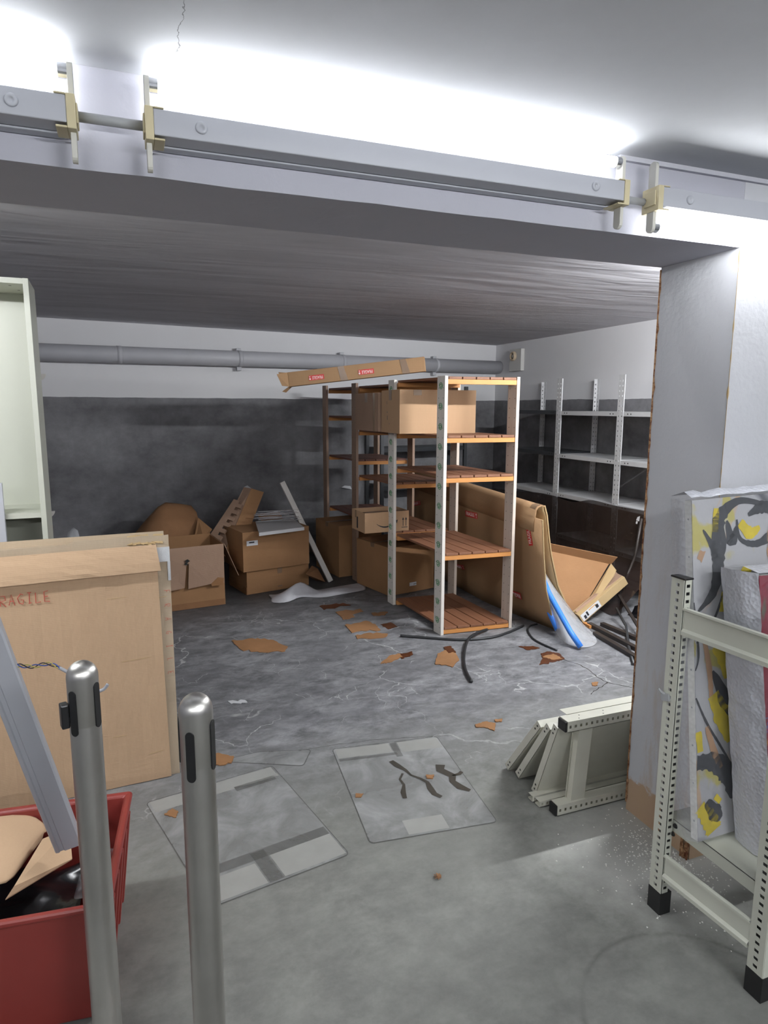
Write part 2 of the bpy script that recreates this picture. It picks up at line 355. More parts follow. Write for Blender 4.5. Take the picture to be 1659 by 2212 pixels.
# ------------------------------------------------------------------ mesh building
class MB:
    def __init__(s, T=None): s.v = []; s.f = []; s.mi = []; s.T = T or Matrix.Identity(4); s.m = 0
    def add(s, pts, faces):
        n = len(s.v); s.v += [s.T @ Vector(p) for p in pts]
        s.f += [tuple(i+n for i in f) for f in faces]; s.mi += [s.m]*len(faces); return s
    def box(s, x0, x1, y0, y1, z0, z1):
        return s.add([(x0, y0, z0), (x1, y0, z0), (x1, y1, z0), (x0, y1, z0), (x0, y0, z1), (x1, y0, z1), (x1, y1, z1), (x0, y1, z1)],
                     [(0, 3, 2, 1), (4, 5, 6, 7), (0, 1, 5, 4), (1, 2, 6, 5), (2, 3, 7, 6), (3, 0, 4, 7)])
    def hexa(s, p): # 8 points, bottom loop then top loop
        return s.add(p, [(0, 3, 2, 1), (4, 5, 6, 7), (0, 1, 5, 4), (1, 2, 6, 5), (2, 3, 7, 6), (3, 0, 4, 7)])
    def bar(s, a, b, wdt, hgt, up=(0, 0, 1)): # a rectangular bar between two points
        a, b = Vector(a), Vector(b); d = (b-a).normalized(); up = Vector(up)
        sd = d.cross(up).normalized()*(wdt/2); u = sd.cross(d).normalized()*(hgt/2)
        return s.hexa([a-sd-u, a+sd-u, b+sd-u, b-sd-u, a-sd+u, a+sd+u, b+sd+u, b-sd+u])
    def prism(s, poly, off): # polygon swept by a vector
        poly = [Vector(p) for p in poly]; off = Vector(off); n = len(poly)
        fs = [tuple(range(n-1, -1, -1)), tuple(range(n, 2*n))] + [(i, (i+1) % n, n+(i+1) % n, n+i) for i in range(n)]
        return s.add(poly+[p+off for p in poly], fs)
    def plate(s, poly, th): # polygon with thickness along its own normal
        poly = [Vector(p) for p in poly]
        nrm = Vector((0, 0, 0))
        for i in range(len(poly)):
            nrm += (poly[i]-poly[0]).cross(poly[(i+1) % len(poly)]-poly[0])
        return s.prism(poly, nrm.normalized()*th)
    def tube(s, pts, r, n=10, caps=True):
        pts = [Vector(p) for p in pts]; rs = r if isinstance(r, (list, tuple)) else [r]*len(pts)
        V = []; prev = None
        for i, p in enumerate(pts):
            d = (pts[min(i+1, len(pts)-1)]-pts[max(i-1, 0)]).normalized()
            if prev is None: prev = d.orthogonal().normalized()
            a = (prev - d*prev.dot(d)).normalized(); bb = d.cross(a); prev = a
            for k in range(n):
                t = 2*math.pi*k/n; V.append(p + (a*math.cos(t)+bb*math.sin(t))*rs[i])
        F = [(i*n+k, i*n+(k+1) % n, (i+1)*n+(k+1) % n, (i+1)*n+k) for i in range(len(pts)-1) for k in range(n)]
        if caps: F += [tuple(range(n-1, -1, -1)), tuple((len(pts)-1)*n+k for k in range(n))]
        return s.add(V, F)
    def grid(s, rows):
        m_ = len(rows[0]); V = [p for r in rows for p in r]
        return s.add(V, [(i*m_+j, i*m_+j+1, (i+1)*m_+j+1, (i+1)*m_+j) for i in range(len(rows)-1) for j in range(m_-1)])
    def lathe(s, prof, c=(0, 0, 0), n=32): # profile of (r, z)
        V = []; c = Vector(c)
        for r, z in prof:
            for k in range(n):
                t = 2*math.pi*k/n; V.append(c+Vector((r*math.cos(t), r*math.sin(t), z)))
        F = [(i*n+k, i*n+(k+1) % n, (i+1)*n+(k+1) % n, (i+1)*n+k) for i in range(len(prof)-1) for k in range(n)]
        return s.add(V, F)
    def perf(s, o, u, v_, wd, ln, hw, hh, pitch, first=None): # strip with real square holes
        o, u, v_ = Vector(o), Vector(u).normalized(), Vector(v_).normalized()
        def q(a0, a1, b0, b1):
            s.add([o+u*a0+v_*b0, o+u*a1+v_*b0, o+u*a1+v_*b1, o+u*a0+v_*b1], [(0, 1, 2, 3)])
        x0, x1 = (wd-hw)/2, (wd+hw)/2
        q(0, x0, 0, ln); q(x1, wd, 0, ln); t = 0
        n = int(ln/pitch)
        for i in range(n):
            c = (i+0.5)*pitch; q(x0, x1, t, c-hh/2); t = c+hh/2
        q(x0, x1, t, ln); return s
    def build(s, name, mat, parent=None, bevel=0.0, smooth=False, solid=0.0, subd=0, off=1.0):
        me = bpy.data.meshes.new(name); me.from_pydata([tuple(p) for p in s.v], [], s.f)
        mats = mat if isinstance(mat, (list, tuple)) else [mat]
        for k in mats: me.materials.append(M[k])
        if len(mats) > 1:
            for p_, i in zip(me.polygons, s.mi): p_.material_index = i
        if smooth:
            for p_ in me.polygons: p_.use_smooth = True
        me.update()
        o = bpy.data.objects.new(name, me); COL.objects.link(o)
        if parent is not None:
            o.parent = parent
            q, l = parent, Vector((0, 0, 0))
            o.matrix_parent_inverse = WM[parent.name].inverted()
        WM[o.name] = Matrix.Identity(4)
        if solid:
            md = o.modifiers.new('solid', 'SOLIDIFY'); md.thickness = solid; md.offset = off
        if bevel:
            md = o.modifiers.new('bevel', 'BEVEL'); md.width = bevel; md.segments = 2; md.limit_method = 'ANGLE'; md.angle_limit = R(40)
        if subd:
            md = o.modifiers.new('subd', 'SUBSURF'); md.levels = subd; md.render_levels = subd
        if smooth and bevel:
            pass
        return o
WM = {}
def thing(name, label, cat, loc=(0, 0, 0), group=None):
    o = bpy.data.objects.new(name, None); COL.objects.link(o); o.location = loc; o.empty_display_size = 0.1
    WM[o.name] = Matrix.Translation(Vector(loc))
    o['label'] = label; o['category'] = cat
    if group: o['group'] = group
    return o
def tag(o, label, cat, group=None, kind=None):
    o['label'] = label; o['category'] = cat
    if group: o['group'] = group
    if kind: o['kind'] = kind
    return o
def struct(name, mb, mat, **k):
    o = mb.build(name, mat, **k); o['kind'] = 'structure'; return o

def text_mb(mb, txt, size, M4, depth=0.0006):
    cu = bpy.data.curves.new('lettering', 'FONT'); cu.body = txt; cu.size = size; cu.extrude = depth
    cu.align_x = 'CENTER'; cu.align_y = 'CENTER'
    ob = bpy.data.objects.new('lettering_tmp', cu); COL.objects.link(ob)
    dg = bpy.context.evaluated_depsgraph_get(); me = bpy.data.meshes.new_from_object(ob.evaluated_get(dg))
    mb.add([M4 @ vv.co for vv in me.vertices], [tuple(p.vertices) for p in me.polygons])
    bpy.data.objects.remove(ob); bpy.data.meshes.remove(me); bpy.data.curves.remove(cu)
    return mb
def frame4(o, u, n): # matrix: x along u, z along n
    u = Vector(u).normalized(); n = Vector(n).normalized(); v_ = n.cross(u).normalized(); u = v_.cross(n).normalized()
    return Matrix(((u.x, v_.x, n.x, o[0]), (u.y, v_.y, n.y, o[1]), (u.z, v_.z, n.z, o[2]), (0, 0, 0, 1)))
def sticker(parent, c, u, n, wd, ht, txt='FRAGILE', glass=True, stretch=1.0):
    F4 = frame4(Vector(c)+Vector(n).normalized()*0.0015, u, n)
    st = MB(F4).box(-wd/2, wd/2, -ht/2, ht/2, -0.001, 0.0005).build('sticker', 'red_sticker', parent)
    mb = MB()
    text_mb(mb, txt, ht*0.88, F4 @ Matrix.Translation((-wd*0.07, 0, 0.001)) @ Matrix.Diagonal((wd/(ht*4.6)*1.0*stretch, 1.0, 1, 1)))
    g = Matrix.Translation((wd*0.43, 0, 0.001)); mb.T = F4 @ g
    if glass:
        mb.lathe([(0.0001, 0), (ht*0.17, 0)], (0, ht*0.22, 0.0008), 14); mb.box(-ht*.03, ht*.03, -ht*.3, ht*.1, 0, .001); mb.box(-ht*.13, ht*.13, -ht*.33, -ht*.27, 0, .001)
    mb.build('lettering', 'white_ink', st)
    return st

# ================================================================== SETTING
HB0, HB1, HZ = 1.536, 1.847, 1.997     # beam front, beam back, opening height
JX = 1.712                              # face of the pier
ZF, ZB = 2.19, 2.252
struct('floor', MB().box(-3.2, 4.6, -4.2, 7.6, -0.1, 0), 'floor')
struct('ceiling_front', MB().box(-3.2, 4.6, -4.2, HB0, ZF, ZF+0.1), 'ceil_front')
struct('ceiling_back', MB().box(-3.2, 4.6, HB1-0.0, 7.6, ZB, ZB+0.1), 'ceil_back')
# beam with a slightly uneven lower arris
mb = MB(); rows = [[], [], [], []]
for i in range(61):
    x = -3.2 + (JX+3.2)*i/60 if i < 60 else JX
    j = 0.003*noise.noise(Vector((x*6, 0, 0))) + 0.004*max(0, noise.noise(Vector((x*17, 3, 0)))-0.25)
    rows[0].append((x, HB0+0.001, ZF+0.02)); rows[1].append((x, HB0, HZ+j)); rows[2].append((x, HB1, HZ+0.002*noise.noise(Vector((x*5, 9, 0))))); rows[3].append((x, HB1, ZB+0.02))
struct('wall_beam', mb.grid(rows), 'wall_beam')
struct('wall_pier', MB().box(JX, 4.13, HB0, HB1, 0, ZF+0.06), 'pier')
struct('wall_right', MB().box(4.13, 4.3, HB1, 7.4, 0, ZB+0.02), 'wall_two')
ex = Vector((BWN.y, -BWN.x, 0))
A = BWP - ex*(BWP.x+3.2)/ex.x; B = BWP + ex*0.3
struct('wall_back', MB().prism([A, B, B+BWN*0.15, A+BWN*0.15], (0, 0, ZB+0.02)), 'wall_two')
struct('wall_left', MB().box(-3.3, -3.2, -4.2, 7.6, 0, ZB), 'wall_white')
struct('wall_front', MB().box(-3.2, 4.6, -4.3, -4.2, 0, ZF), 'wall_white')
struct('wall_side', MB().box(4.4, 4.6, -4.2, HB0, 0, ZF), 'wall_white')
# rusty corner bead on the far arris of the pier, and the chipped near arris
def bead(name, x, y, z0, z1, w0, amp, seed, n=90):
    mb = MB(); rows = []
    for i in range(n+1):
        z = z0+(z1-z0)*i/n
        a = w0 + amp*abs(noise.noise(Vector((seed, 0, z*23)))); b_ = w0 + amp*abs(noise.noise(Vector((seed+7, 2, z*31))))
        rows.append([(x-0.0015, y-b_, z), (x-0.003, y+0.003, z), (x+a, y+0.0025, z)])
    o = struct(name, mb.grid(rows), 'rust'); return o
bead('trim_1', JX, HB1, 0.03, 1.99, 0.002, 0.013, 3.0)
mb = MB(); rows = []
for i in range(91):
    z = 1.25+0.74*i/90; a = max(0.0002, 0.009*noise.noise(Vector((5, 0, z*20)))-0.0005)
    rows.append([(JX-0.001, HB0+a, z), (JX-0.0015, HB0-0.0015, z), (JX+a*0.8, HB0-0.001, z)])
struct('trim_2', mb.grid(rows), 'card_edge')
mb = MB()
for i in range(7):
    mb.bar((JX-0.006-random.random()*0.012, HB0+0.002+i*0.004, 0.0), (JX-0.004-random.random()*0.01, HB0+i*0.005, 0.05+0.03*random.random()), 0.006, 0.004)
struct('trim_3', mb, 'rust')

# added strip standing in for the right lamp's shadow line along the ceiling
struct('trim_shadow', MB().box(1.25, 4.4, HB0-0.012, HB0, ZF-0.012, ZF), 'wall_white')

# dust chips at the foot of the pier
mb = MB()
for i in range(900):
    a = random.random()*6.28; r = abs(random.gauss(0, 0.13))
    x = 1.62+math.cos(a)*r*1.0; y = 1.55+math.sin(a)*r*1.2
    if x > JX-0.01 and HB0-0.01 < y < HB1: continue
    s_ = random.uniform(0.0012, 0.0038); t = random.random()*3
    mb.T = Matrix.Translation((x, y, 0)) @ Matrix.Rotation(t, 4, 'Z')
    mb.add([(-s_, -s_*.6, 0), (s_, -s_*.7, 0), (s_*.4, s_, 0), (0, 0, s_)], [(0, 1, 3), (1, 2, 3), (2, 0, 3), (0, 2, 1)])
o = mb.build('plaster_debris', 'powder'); tag(o, 'white plaster crumbs scattered at the foot of the pier', 'debris', kind='stuff')

# ================================================================== LAMPS
def batten_lamp(x0, x1, y, lit_top, lit_bot, label, holders=(True, True), tubemat='tube', down=False, grp='strip lights along the beam'):
    """double strip light: spine box, lamp holders reaching up and down, round cover screws"""
    t = thing('strip_light', label, 'lamp', ((x0+x1)/2, y, 2.05), grp)
    z0, z1 = 2.052, 2.100
    mb = MB()
    mb.box(x0, x1, y-0.038, y+0.015, z0, z1); mb.box(x0+0.01, x1-0.01, y+0.015, HB0-0.001 if not down else y+0.03, z0-0.004, z0+0.030)
    mb.build('housing', 'lamp_white', t, bevel=0.002)
    for xs in (x0+0.09, x1-0.09):
        if x1-x0 < 0.4: continue
        mb = MB(frame4((xs, y-0.038, (z0+z1)/2), (1, 0, 0), (0, -1, 0)))
        mb.lathe([(0.0001, 0.003), (0.004, 0.003), (0.0045, 0.0045), (0.0105, 0.0045), (0.0115, 0.003), (0.0118, -0.002)], (0, 0, 0), 24)
        mb.build('cover_screw', 'lamp_white', t, smooth=True)
    for k, xe, sg in ((0, x0, -1), (1, x1, 1)):
        if not holders[k]: continue
        e = MB(); e.box(*sorted((xe, xe+sg*0.016)), y-0.040, y+0.022, z0-0.010, z1+0.003)
        e.box(*sorted((xe+sg*0.016, xe+sg*0.019)), y-0.030, y+0.012, z0+0.004, z1-0.008)
        e.box(*sorted((xe-sg*0.02, xe)), y-0.0405, y+0.018, z1, z1+0.003); e.box(*sorted((xe-sg*0.02, xe)), y-0.0405, y+0.018, z0-0.010, z0-0.006)
        ec = e.build('end_cap', 'yellowed', t, bevel=0.0015)
        for zz, zt, on in ((z1+0.003, 2.168, lit_top), (z0-0.010, 1.990, lit_bot)):
            h = MB(); pr = []
            zc = zt-0.012 if zt > zz else zt+0.012
            for a in range(9):
                an = math.pi*a/8; s2 = 1 if zt > zz else -1
                pr.append((xe+sg*0.004, y-0.008+0.013*math.cos(an), zc+s2*0.012*math.sin(an)))
            pr += [(xe+sg*0.004, y-0.021, zz), (xe+sg*0.004, y+0.005, zz)]
            h.prism(pr, (sg*0.010, 0, 0)); h.build('lamp_holder', 'lamp_holder', ec, bevel=0.001)
            if on:
                h = MB(); xa = xe+sg*0.004
                h.tube([(xa, y-0.008, zc-0.004*(1 if zt > zz else -1)), (xa-sg*0.016, y-0.008, zc-0.004*(1 if zt > zz else -1))], 0.0133, 20)
                h.build('tube_cap', 'chrome', t, smooth=False)
    for on, zc in ((lit_top, 2.152), (lit_bot, 2.006)):
        if on:
            MB().tube([(x0-0.004, y-0.008, zc), (x1+0.004, y-0.008, zc)], 0.0125, 16, False).build('tube', tubemat, t, smooth=True)
    return t
LY = 1.492
batten_lamp(0.076, 1.212, LY, True, False, 'long white strip light centred on the beam, upper tube glowing')
batten_lamp(-1.22, -0.078, LY, True, False, 'white strip light cut off by the left edge, upper tube glowing')
batten_lamp(1.338, 2.50, LY, False, True, 'white strip light at the right end of the beam, lower tube glowing')
o = MB().tube([(-0.062, 1.505, 2.083), (0.06, 1.505, 2.083)], 0.0095, 14).build('cable_conduit', 'conduit', smooth=True)
tag(o, 'grey conduit joining the left and middle strip lights', 'conduit')
o = MB().tube([(1.228, 1.505, 2.073), (1.322, 1.505, 2.073)], 0.0095, 14).build('cable_conduit', 'conduit', smooth=True)
tag(o, 'grey conduit joining the middle and right strip lights', 'conduit')
# the lights of the front room, on its ceiling behind the photographer
def room_light(x, y, label):
    t = thing('ceiling_strip_light', label, 'lamp', (x, y, 2.1), 'ceiling strip lights of the front room')
    MB().box(x-0.6, x+0.6, y-0.04, y+0.04, 2.12, 2.189).build('housing', 'lamp_white', t, bevel=0.002)
    MB().tube([(x-0.58, y, 2.095), (x+0.58, y, 2.095)], 0.015, 14).build('tube', 'tube_room', t, smooth=True)
room_light(1.2, -0.55, 'white strip light on the front room ceiling nearest the beam')
room_light(-1.2, -1.4, 'white strip light on the front room ceiling to the left')
room_light(1.6, -2.6, 'white strip light on the front room ceiling at its far end')

def rear_fill(x, mat, label):  # added light, hidden by the beam, to brighten the back room
    t = thing('added_rear_light', label, 'lamp', (x, HB1+0.03, 2.15), 'added fill lights on the rear of the beam')
    MB().box(x-0.6, x+0.6, HB1+0.001, HB1+0.04, 2.11, 2.16).build('housing', 'lamp_white', t, bevel=0.002)
    MB().tube([(x-0.58, HB1+0.062, 2.135), (x+0.58, HB1+0.062, 2.135)], 0.013, 14).build('tube', mat, t, smooth=True)
t = thing('added_back_light', 'added fill light on the back room ceiling behind the pier', 'lamp', (3.1, 2.45, 2.2))  # added light, unseen behind the pier, that lifts the back room
MB().box(2.5, 3.7, 2.40, 2.435, 2.215, 2.2515).build('housing', 'lamp_white', t, bevel=0.002)
MB().tube([(2.52, 2.452, 2.218), (3.68, 2.452, 2.218)], 0.013, 14).build('tube', 'fill_back', t, smooth=True)
rear_fill(-1.2, 'fill_back_left', 'added fill light on the rear of the beam at its left end')

# ================================================================== BACK WALL FITTINGS
pipe = thing('drain_pipe', 'thick grey painted pipe running along the top of the back wall', 'pipe', tuple(BWP-BWN*0.1-ex*4+Vector((0, 0, 2.0))))
pc = lambda s_, z: BWP - BWN*0.095 + ex*s_ + Vector((0, 0, z))
def sdist(pxx): return (pw(pxx, 780, 0.095)-BWP).dot(ex)
e1 = (4.118+BWN.x*0.095-BWP.x)/ex.x; z_at = lambda s_: 1.965 + 0.028*(s_+4.8)/4.8
MB().tube([pc(-7.0, z_at(-7.0)), pc(e1, z_at(e1))], 0.072, 28).build('pipe_run', 'pipe', pipe, smooth=False)
for p_ in (258, 517, 740, 941):
    s_ = sdist(p_)
    MB().tube([pc(s_-0.02, z_at(s_)), pc(s_+0.02, z_at(s_))], 0.0755, 28).build('joint_ring', 'pipe', pipe)
    if p_ > 260:
        c_ = pc(s_, z_at(s_))
        MB().box(c_.x-0.022, c_.x+0.022, c_.y+0.02, c_.y+0.09, c_.z+0.065, c_.z+0.10).box(c_.x-0.022, c_.x+0.022, c_.y+0.02, c_.y+0.09, c_.z-0.11, c_.z-0.068).build('pipe_clamp', 'pipe', pipe, bevel=0.004)
for o in list(pipe.children):
    for p_ in o.data.polygons:
        if len(p_.vertices) == 4 and o.name.startswith(('pipe_run', 'joint')): p_.use_smooth = True

vent = thing('wall_vent', 'cream square box with round dark nozzle high in the far corner', 'vent', (4.12, 6.56, 1.93))
MB().box(4.085, 4.13, 6.44, 6.68, 1.93, 2.17).build('vent_body', 'cream_box', vent, bevel=0.004)
MB(frame4((4.085, 6.585, 2.095), (0, 1, 0), (-1, 0, 0))).lathe([(0.052, -0.005), (0.052, 0.02), (0.046, 0.03), (0.036, 0.03), (0.034, 0.0)], n=28).build('nozzle_rim', 'card_strip', vent, smooth=True)
nb = MB(frame4((4.085, 6.585, 2.095), (0, 1, 0), (-1, 0, 0))); nb.lathe([(0.034, 0.004), (0.018, 0.004)], n=28); nb.build('nozzle_bore', 'slot', vent)
MB(frame4((4.085, 6.585, 2.095), (0, 1, 0), (-1, 0, 0))).lathe([(0.018, 0.0), (0.018, 0.022), (0.0001, 0.024)], n=20).build('nozzle_core', 'cream_box', vent, smooth=True)

# ================================================================== WOODEN RACK
RT = Matrix(((1, -0.059, 0, 1.895), (-0.06, 1, 0, 3.862), (0, 0, 1, 0), (0, 0, 0, 1)))
rack = thing('wooden_rack', 'tall slatted wooden storage rack of three bays standing mid room', 'shelving', (2.1, 5.0, 0))
PITCH_Y = 0.76; PW = 0.10; PT = 0.021; WID = 0.535
def post(k, side):
    T = RT; y0 = k*PITCH_Y; x0 = 0.0 if side == 0 else WID-PT
    mb = MB(T); mb.box(x0, x0+PT, y0, y0+PW, 0, 1.726)
    mb.m = 1
    fx = x0-0.0008
    # peg holes, in pairs down the wide face
    z = 0.05
    while z < 1.70:
        for dy in (0.018, 0.078):
            mb.T = T @ frame4((fx, y0+dy, z), (0, 1, 0), (-1, 0, 0)); mb.lathe([(0.0001, 0), (0.0032, 0)], n=8)
        z += 0.064
    if side == 0 and k < 2:
        mb.m = 2
        n_sp = 13
        for i in range(n_sp):
            zc = 0.095+i*0.1305
            pts = []
            for a in range(25):
                an = 2*math.pi*1.9*a/24 + (math.pi if k else 0.4); rr = 0.006+0.019*a/24
                pts.append((math.cos(an)*rr, math.sin(an)*rr, 0.0006))
            mb.T = T @ frame4((fx, y0+0.05, zc), (0, 1, 0), (-1, 0, 0))
            mb.tube(pts, 0.0022, 5)
    mats = [('post_white' if k < 2 else 'post_dark') if side == 0 else ('post' if k < 2 else 'post_dark'), 'slot', 'green_paint']
    mb.build('post', mats, rack, bevel=0.0015 if False else 0)
for k in range(4):
    for sd in (0, 1): post(k, sd)
def shelf(k, z, dark=False, tilt=0.0, y_ext=0.0):
    y0 = k*PITCH_Y + (0.012 if k == 0 else 0.10)+ (0.0 if k else 0.0); y1 = (k+1)*PITCH_Y + (0.0)
    if k == 0: y0 = 0.0
    xi0, xi1 = PT+0.0005, WID-PT-0.0005
    so = bpy.data.objects.new('shelf', None); COL.objects.link(so); so.empty_display_size = 0.05
    so.parent = rack; so.matrix_parent_inverse = WM[rack.name].inverted(); WM[so.name] = Matrix.Identity(4)
    for ya, yb in ((y0+0.004, y0+0.030), (y1-0.03, y1-0.004)):
        MB(RT).box(xi0, xi1, ya, yb, z-0.048, z-0.017).build('batten', 'batten', so, bevel=0.0015)
    n = 5; wd = (xi1-xi0-0.006)/n
    for i in range(n):
        a = xi0+0.003+i*wd
        MB(RT).box(a+0.003, a+wd-0.004, y0, y1, z-0.0165, z).build('slat', 'slat_dark' if dark else 'slat', so, bevel=0.002)
for z in (1.722, 1.346, 1.085, 0.565, 0.053): shelf(0, z)
for z in (1.700, 1.336, 0.948, 0.565): shelf(1, z)
for z in (1.700, 1.445, 1.072, 0.575): shelf(2, z, True)
# ledge sides for the shelf edges seen from the left are the slats themselves
def rk(x, y, z): return RT @ Vector((x, y, z))

# ------------------------------------------------------------------ cartons
def carton(label, p0, ang, L, Wd, H, mat='card_brown', tape=True, bevel=0.006, group=None, sag=0.0, z0=0.0, name='cardboard_box', seed=1):
    """closed carton, p0 = front left bottom corner; L along its front, Wd in depth"""
    T = Matrix.Translation((p0[0], p0[1], z0)) @ Matrix.Rotation(ang, 4, 'Z')
    t = thing(name, label, 'box', (p0[0], p0[1], z0), group)
    n = 8; rows = []
    mb = MB(T)
    # body as a subdivided box so that the sides can bulge and dent
    def face(o, u, v_, nu, nv, nrm):
        rows = []
        for j in range(nv+1):
            r_ = []
            for i in range(nu+1):
                a, b_ = i/nu, j/nv
                p = Vector(o)+Vector(u)*a+Vector(v_)*b_
                k = sag*math.sin(math.pi*a)*math.sin(math.pi*b_)
                p += Vector(nrm)*(k + sag*0.6*noise.noise(Vector((p.x*6+seed, p.y*6, p.z*6)))*math.sin(math.pi*a)*math.sin(math.pi*b_))
                r_.append(p)
            rows.append(r_)
        mb.grid(rows)
    k = 6
    face((0, 0, 0), (L, 0, 0), (0, 0, H), k, k, (0, -1, 0)); face((L, 0, 0), (0, Wd, 0), (0, 0, H), k, k, (1, 0, 0))
    face((L, Wd, 0), (-L, 0, 0), (0, 0, H), k, k, (0, 1, 0)); face((0, Wd, 0), (0, -Wd, 0), (0, 0, H), k, k, (-1, 0, 0))
    face((0, 0, H), (L, 0, 0), (0, Wd, 0), k, k, (0, 0, 1 if sag == 0 else -0.5)); mb.add([(0, 0, 0), (L, 0, 0), (L, Wd, 0), (0, Wd, 0)], [(0, 3, 2, 1)])
    mb.build('body', mat, t, smooth=False)
    if tape:
        tp = MB(T); tp.box(-0.0012, L+0.0012, Wd/2-0.028, Wd/2+0.028, H+0.0002, H+0.0012)
        tp.box(-0.0014, -0.0002 if not sag else 0.0, Wd/2-0.028, Wd/2+0.028, H-0.07, H)
        tp.build('tape', 'tape_brown', t)
    return t, T

# long narrow carton lying across the rack top
t = thing('long_cardboard_box', 'long thin fragile carton lying tilted across the top of the wooden rack', 'box', (1.9, 4.6, 1.73))
La = Vector((1.13, 4.93, 1.675)); Lb = Vector((2.035, 4.47, 1.785))
u = (Lb-La).normalized(); sd = Vector((0, 0, 1)).cross(u).normalized(); up = u.cross(sd)*0.105; dp = sd*0.085
mb = MB(); mb.hexa([La, Lb, Lb+dp, La+dp, La+up, Lb+up, Lb+up+dp, La+up+dp]).build('body', 'card_frag', t, bevel=0.003)
nrm = -sd
def onbox(s_, h): return La+u*s_+up.normalized()*h+nrm*0.001
Lt = (Lb-La).length
for s_ in (0.42*Lt, 0.87*Lt):
    MB().prism([onbox(s_-0.035, 0), onbox(s_+0.02, 0), onbox(s_-0.005, 0.105), onbox(s_-0.05, 0.105)], nrm*0.0012).build('tape', 'tape_brown', t)
sticker(t, onbox(0.21*Lt, 0.045), -u, nrm, 0.115, 0.036)
sticker(t, onbox(0.575*Lt, 0.045), -u, nrm, 0.115, 0.036)
fb = MB(); wdv = up.normalized()
fb.plate([La, La+up, La+up*0.93-u*0.075+nrm*0.03, La+up*0.1-u*0.05+nrm*0.012], 0.003)
fb.build('end_flap', 'card_frag', t)
MB().plate([La+dp, La+up+dp, La+up*1.15+dp-u*0.09, La+up*0.2+dp-u*0.06], 0.003).build('end_flap', 'card_frag', t)
MB().plate([La, La+dp, La+dp-u*0.05-up*0.35, La-u*0.055-up*0.30], 0.003).build('end_flap', 'card_frag', t)

# two cartons on the shelves of the second level
tb, T = carton('clean tan carton overhanging the upper shelf, nearest the camera', (1.718, 4.19), R(-1.5), 0.575, 0.37, 0.298, 'card_shelf', z0=1.3365+0.0105, seed=3)
MB(T).box(0.10, 0.16, -0.0012, 0, 0.26, 0.298).build('tape', 'tape', tb)
mb = MB(T)
for zz, yy, w_, h_ in ((0.09, 0.24, .012, .03), (0.14, 0.24, .018, .008), (0.20, 0.25, .008, .02), (0.06, 0.2, .012, .008)):
    mb.box(-0.001, 0, yy, yy+w_, zz, zz+h_)
mb.build('print', 'tape_brown', tb)
tb, T = carton('tan carton behind the overhanging one on the upper rack shelf', (1.715, 4.60), R(1), 0.50, 0.50, 0.285, 'card_pink', z0=1.3465, seed=5)
MB(T).box(-0.0012, -0.0002, 0.06, 0.105, 0.0, 0.285).build('tape', 'tape', tb)

# small printed carton with the smile mark
zsh = 0.566
A0 = fl(790, 1128, zsh); B0 = fl(884, 1121, zsh)
A0 = Vector((1.645, 4.70, zsh)); 
T = Matrix.Translation(A0) @ Matrix.Rotation(R(3), 4, 'Z')
t = thing('smile_box', 'small open tan parcel box printed with a black curved smile on rack shelf', 'box', tuple(A0))
Ls, Ws, Hs = 0.375, 0.27, 0.158
bx = MB(T); tt = 0.004
bx.box(0, Ls, 0, tt, 0, Hs).box(0, Ls, Ws-tt, Ws, 0, Hs).box(0, tt, tt, Ws-tt, 0, Hs).box(Ls-tt, Ls, tt, Ws-tt, 0, Hs).box(tt, Ls-tt, tt, Ws-tt, 0, tt)
bx.build('body', 'card_shelf', t)
MB(T).add([(tt, tt, Hs), (Ls-tt, tt, Hs), (Ls-tt, Ws*0.5, Hs-0.012), (tt, Ws*0.5, Hs-0.012), (tt, tt, Hs-.003), (Ls-tt, tt, Hs-.003), (Ls-tt, Ws*0.5, Hs-0.015), (tt, Ws*0.5, Hs-0.015)],
          [(0, 1, 2, 3), (7, 6, 5, 4), (2, 3, 7, 6)]).build('top_flap', 'card_pink', t)
pr = MB(T)
rows = [[], []]
for i in range(25):
    a = i/24; x = 0.098+0.165*a; zc = 0.040+0.034*((2*a-0.9)**2) ; w_ = 0.003+0.0085*math.sin(math.pi*min(1, a*1.05))
    rows[0].append((x, -0.001, zc-w_*0.5)); rows[1].append((x, -0.001, zc+w_*0.5))
pr.grid(rows)
pr.prism([(0.250, -0.001, 0.084), (0.278, -0.001, 0.092), (0.271, -0.001, 0.060), (0.264, -0.001, 0.078)], (0, 0.0008, 0))
for xa in (0.325, 0.350):
    pr.box(xa-0.0025, xa+0.0025, -0.0012, 0, 0.038, 0.092); pr.prism([(xa-0.009, -0.0012, 0.088), (xa+0.009, -0.0012, 0.088), (xa, -0.0012, 0.108)], (0, 0.001, 0))
pr.box(0.312, 0.363, -0.0012, 0, 0.026, 0.031)
pr.box(-0.0012, 0, 0.14, 0.165, 0.02, 0.11)
pr.build('print', 'ink', t)
MB(T).box(-0.0011, 0.0, 0.175, 0.20, 0.10, 0.158).build('tape', 'tape', t)

# closed cartons on the floor under the far bays
tb, T = carton('big brown carton on the floor below the middle bay of the wooden rack', (1.905, 4.845), R(13), 0.46, 0.50, 0.40, 'card_brown', seed=11, sag=0.006, z0=0.004)
MB(T).box(0.20, 0.27, -0.008, -0.0065, 0.055, 0.085).build('shipping_label', 'white_label', tb)
mb = MB(); text_mb(mb, 'pto', 0.02, T @ frame4((0.255, -0.0085, 0.07), (1, 0, 0), (0, -1, 0))); mb.build('print', 'ink', tb)
tb, T = carton('brown carton furthest back on the floor under the wooden rack', (1.70, 5.56), R(9), 0.44, 0.50, 0.47, 'card_brown', seed=15, sag=0.006, z0=0.004)

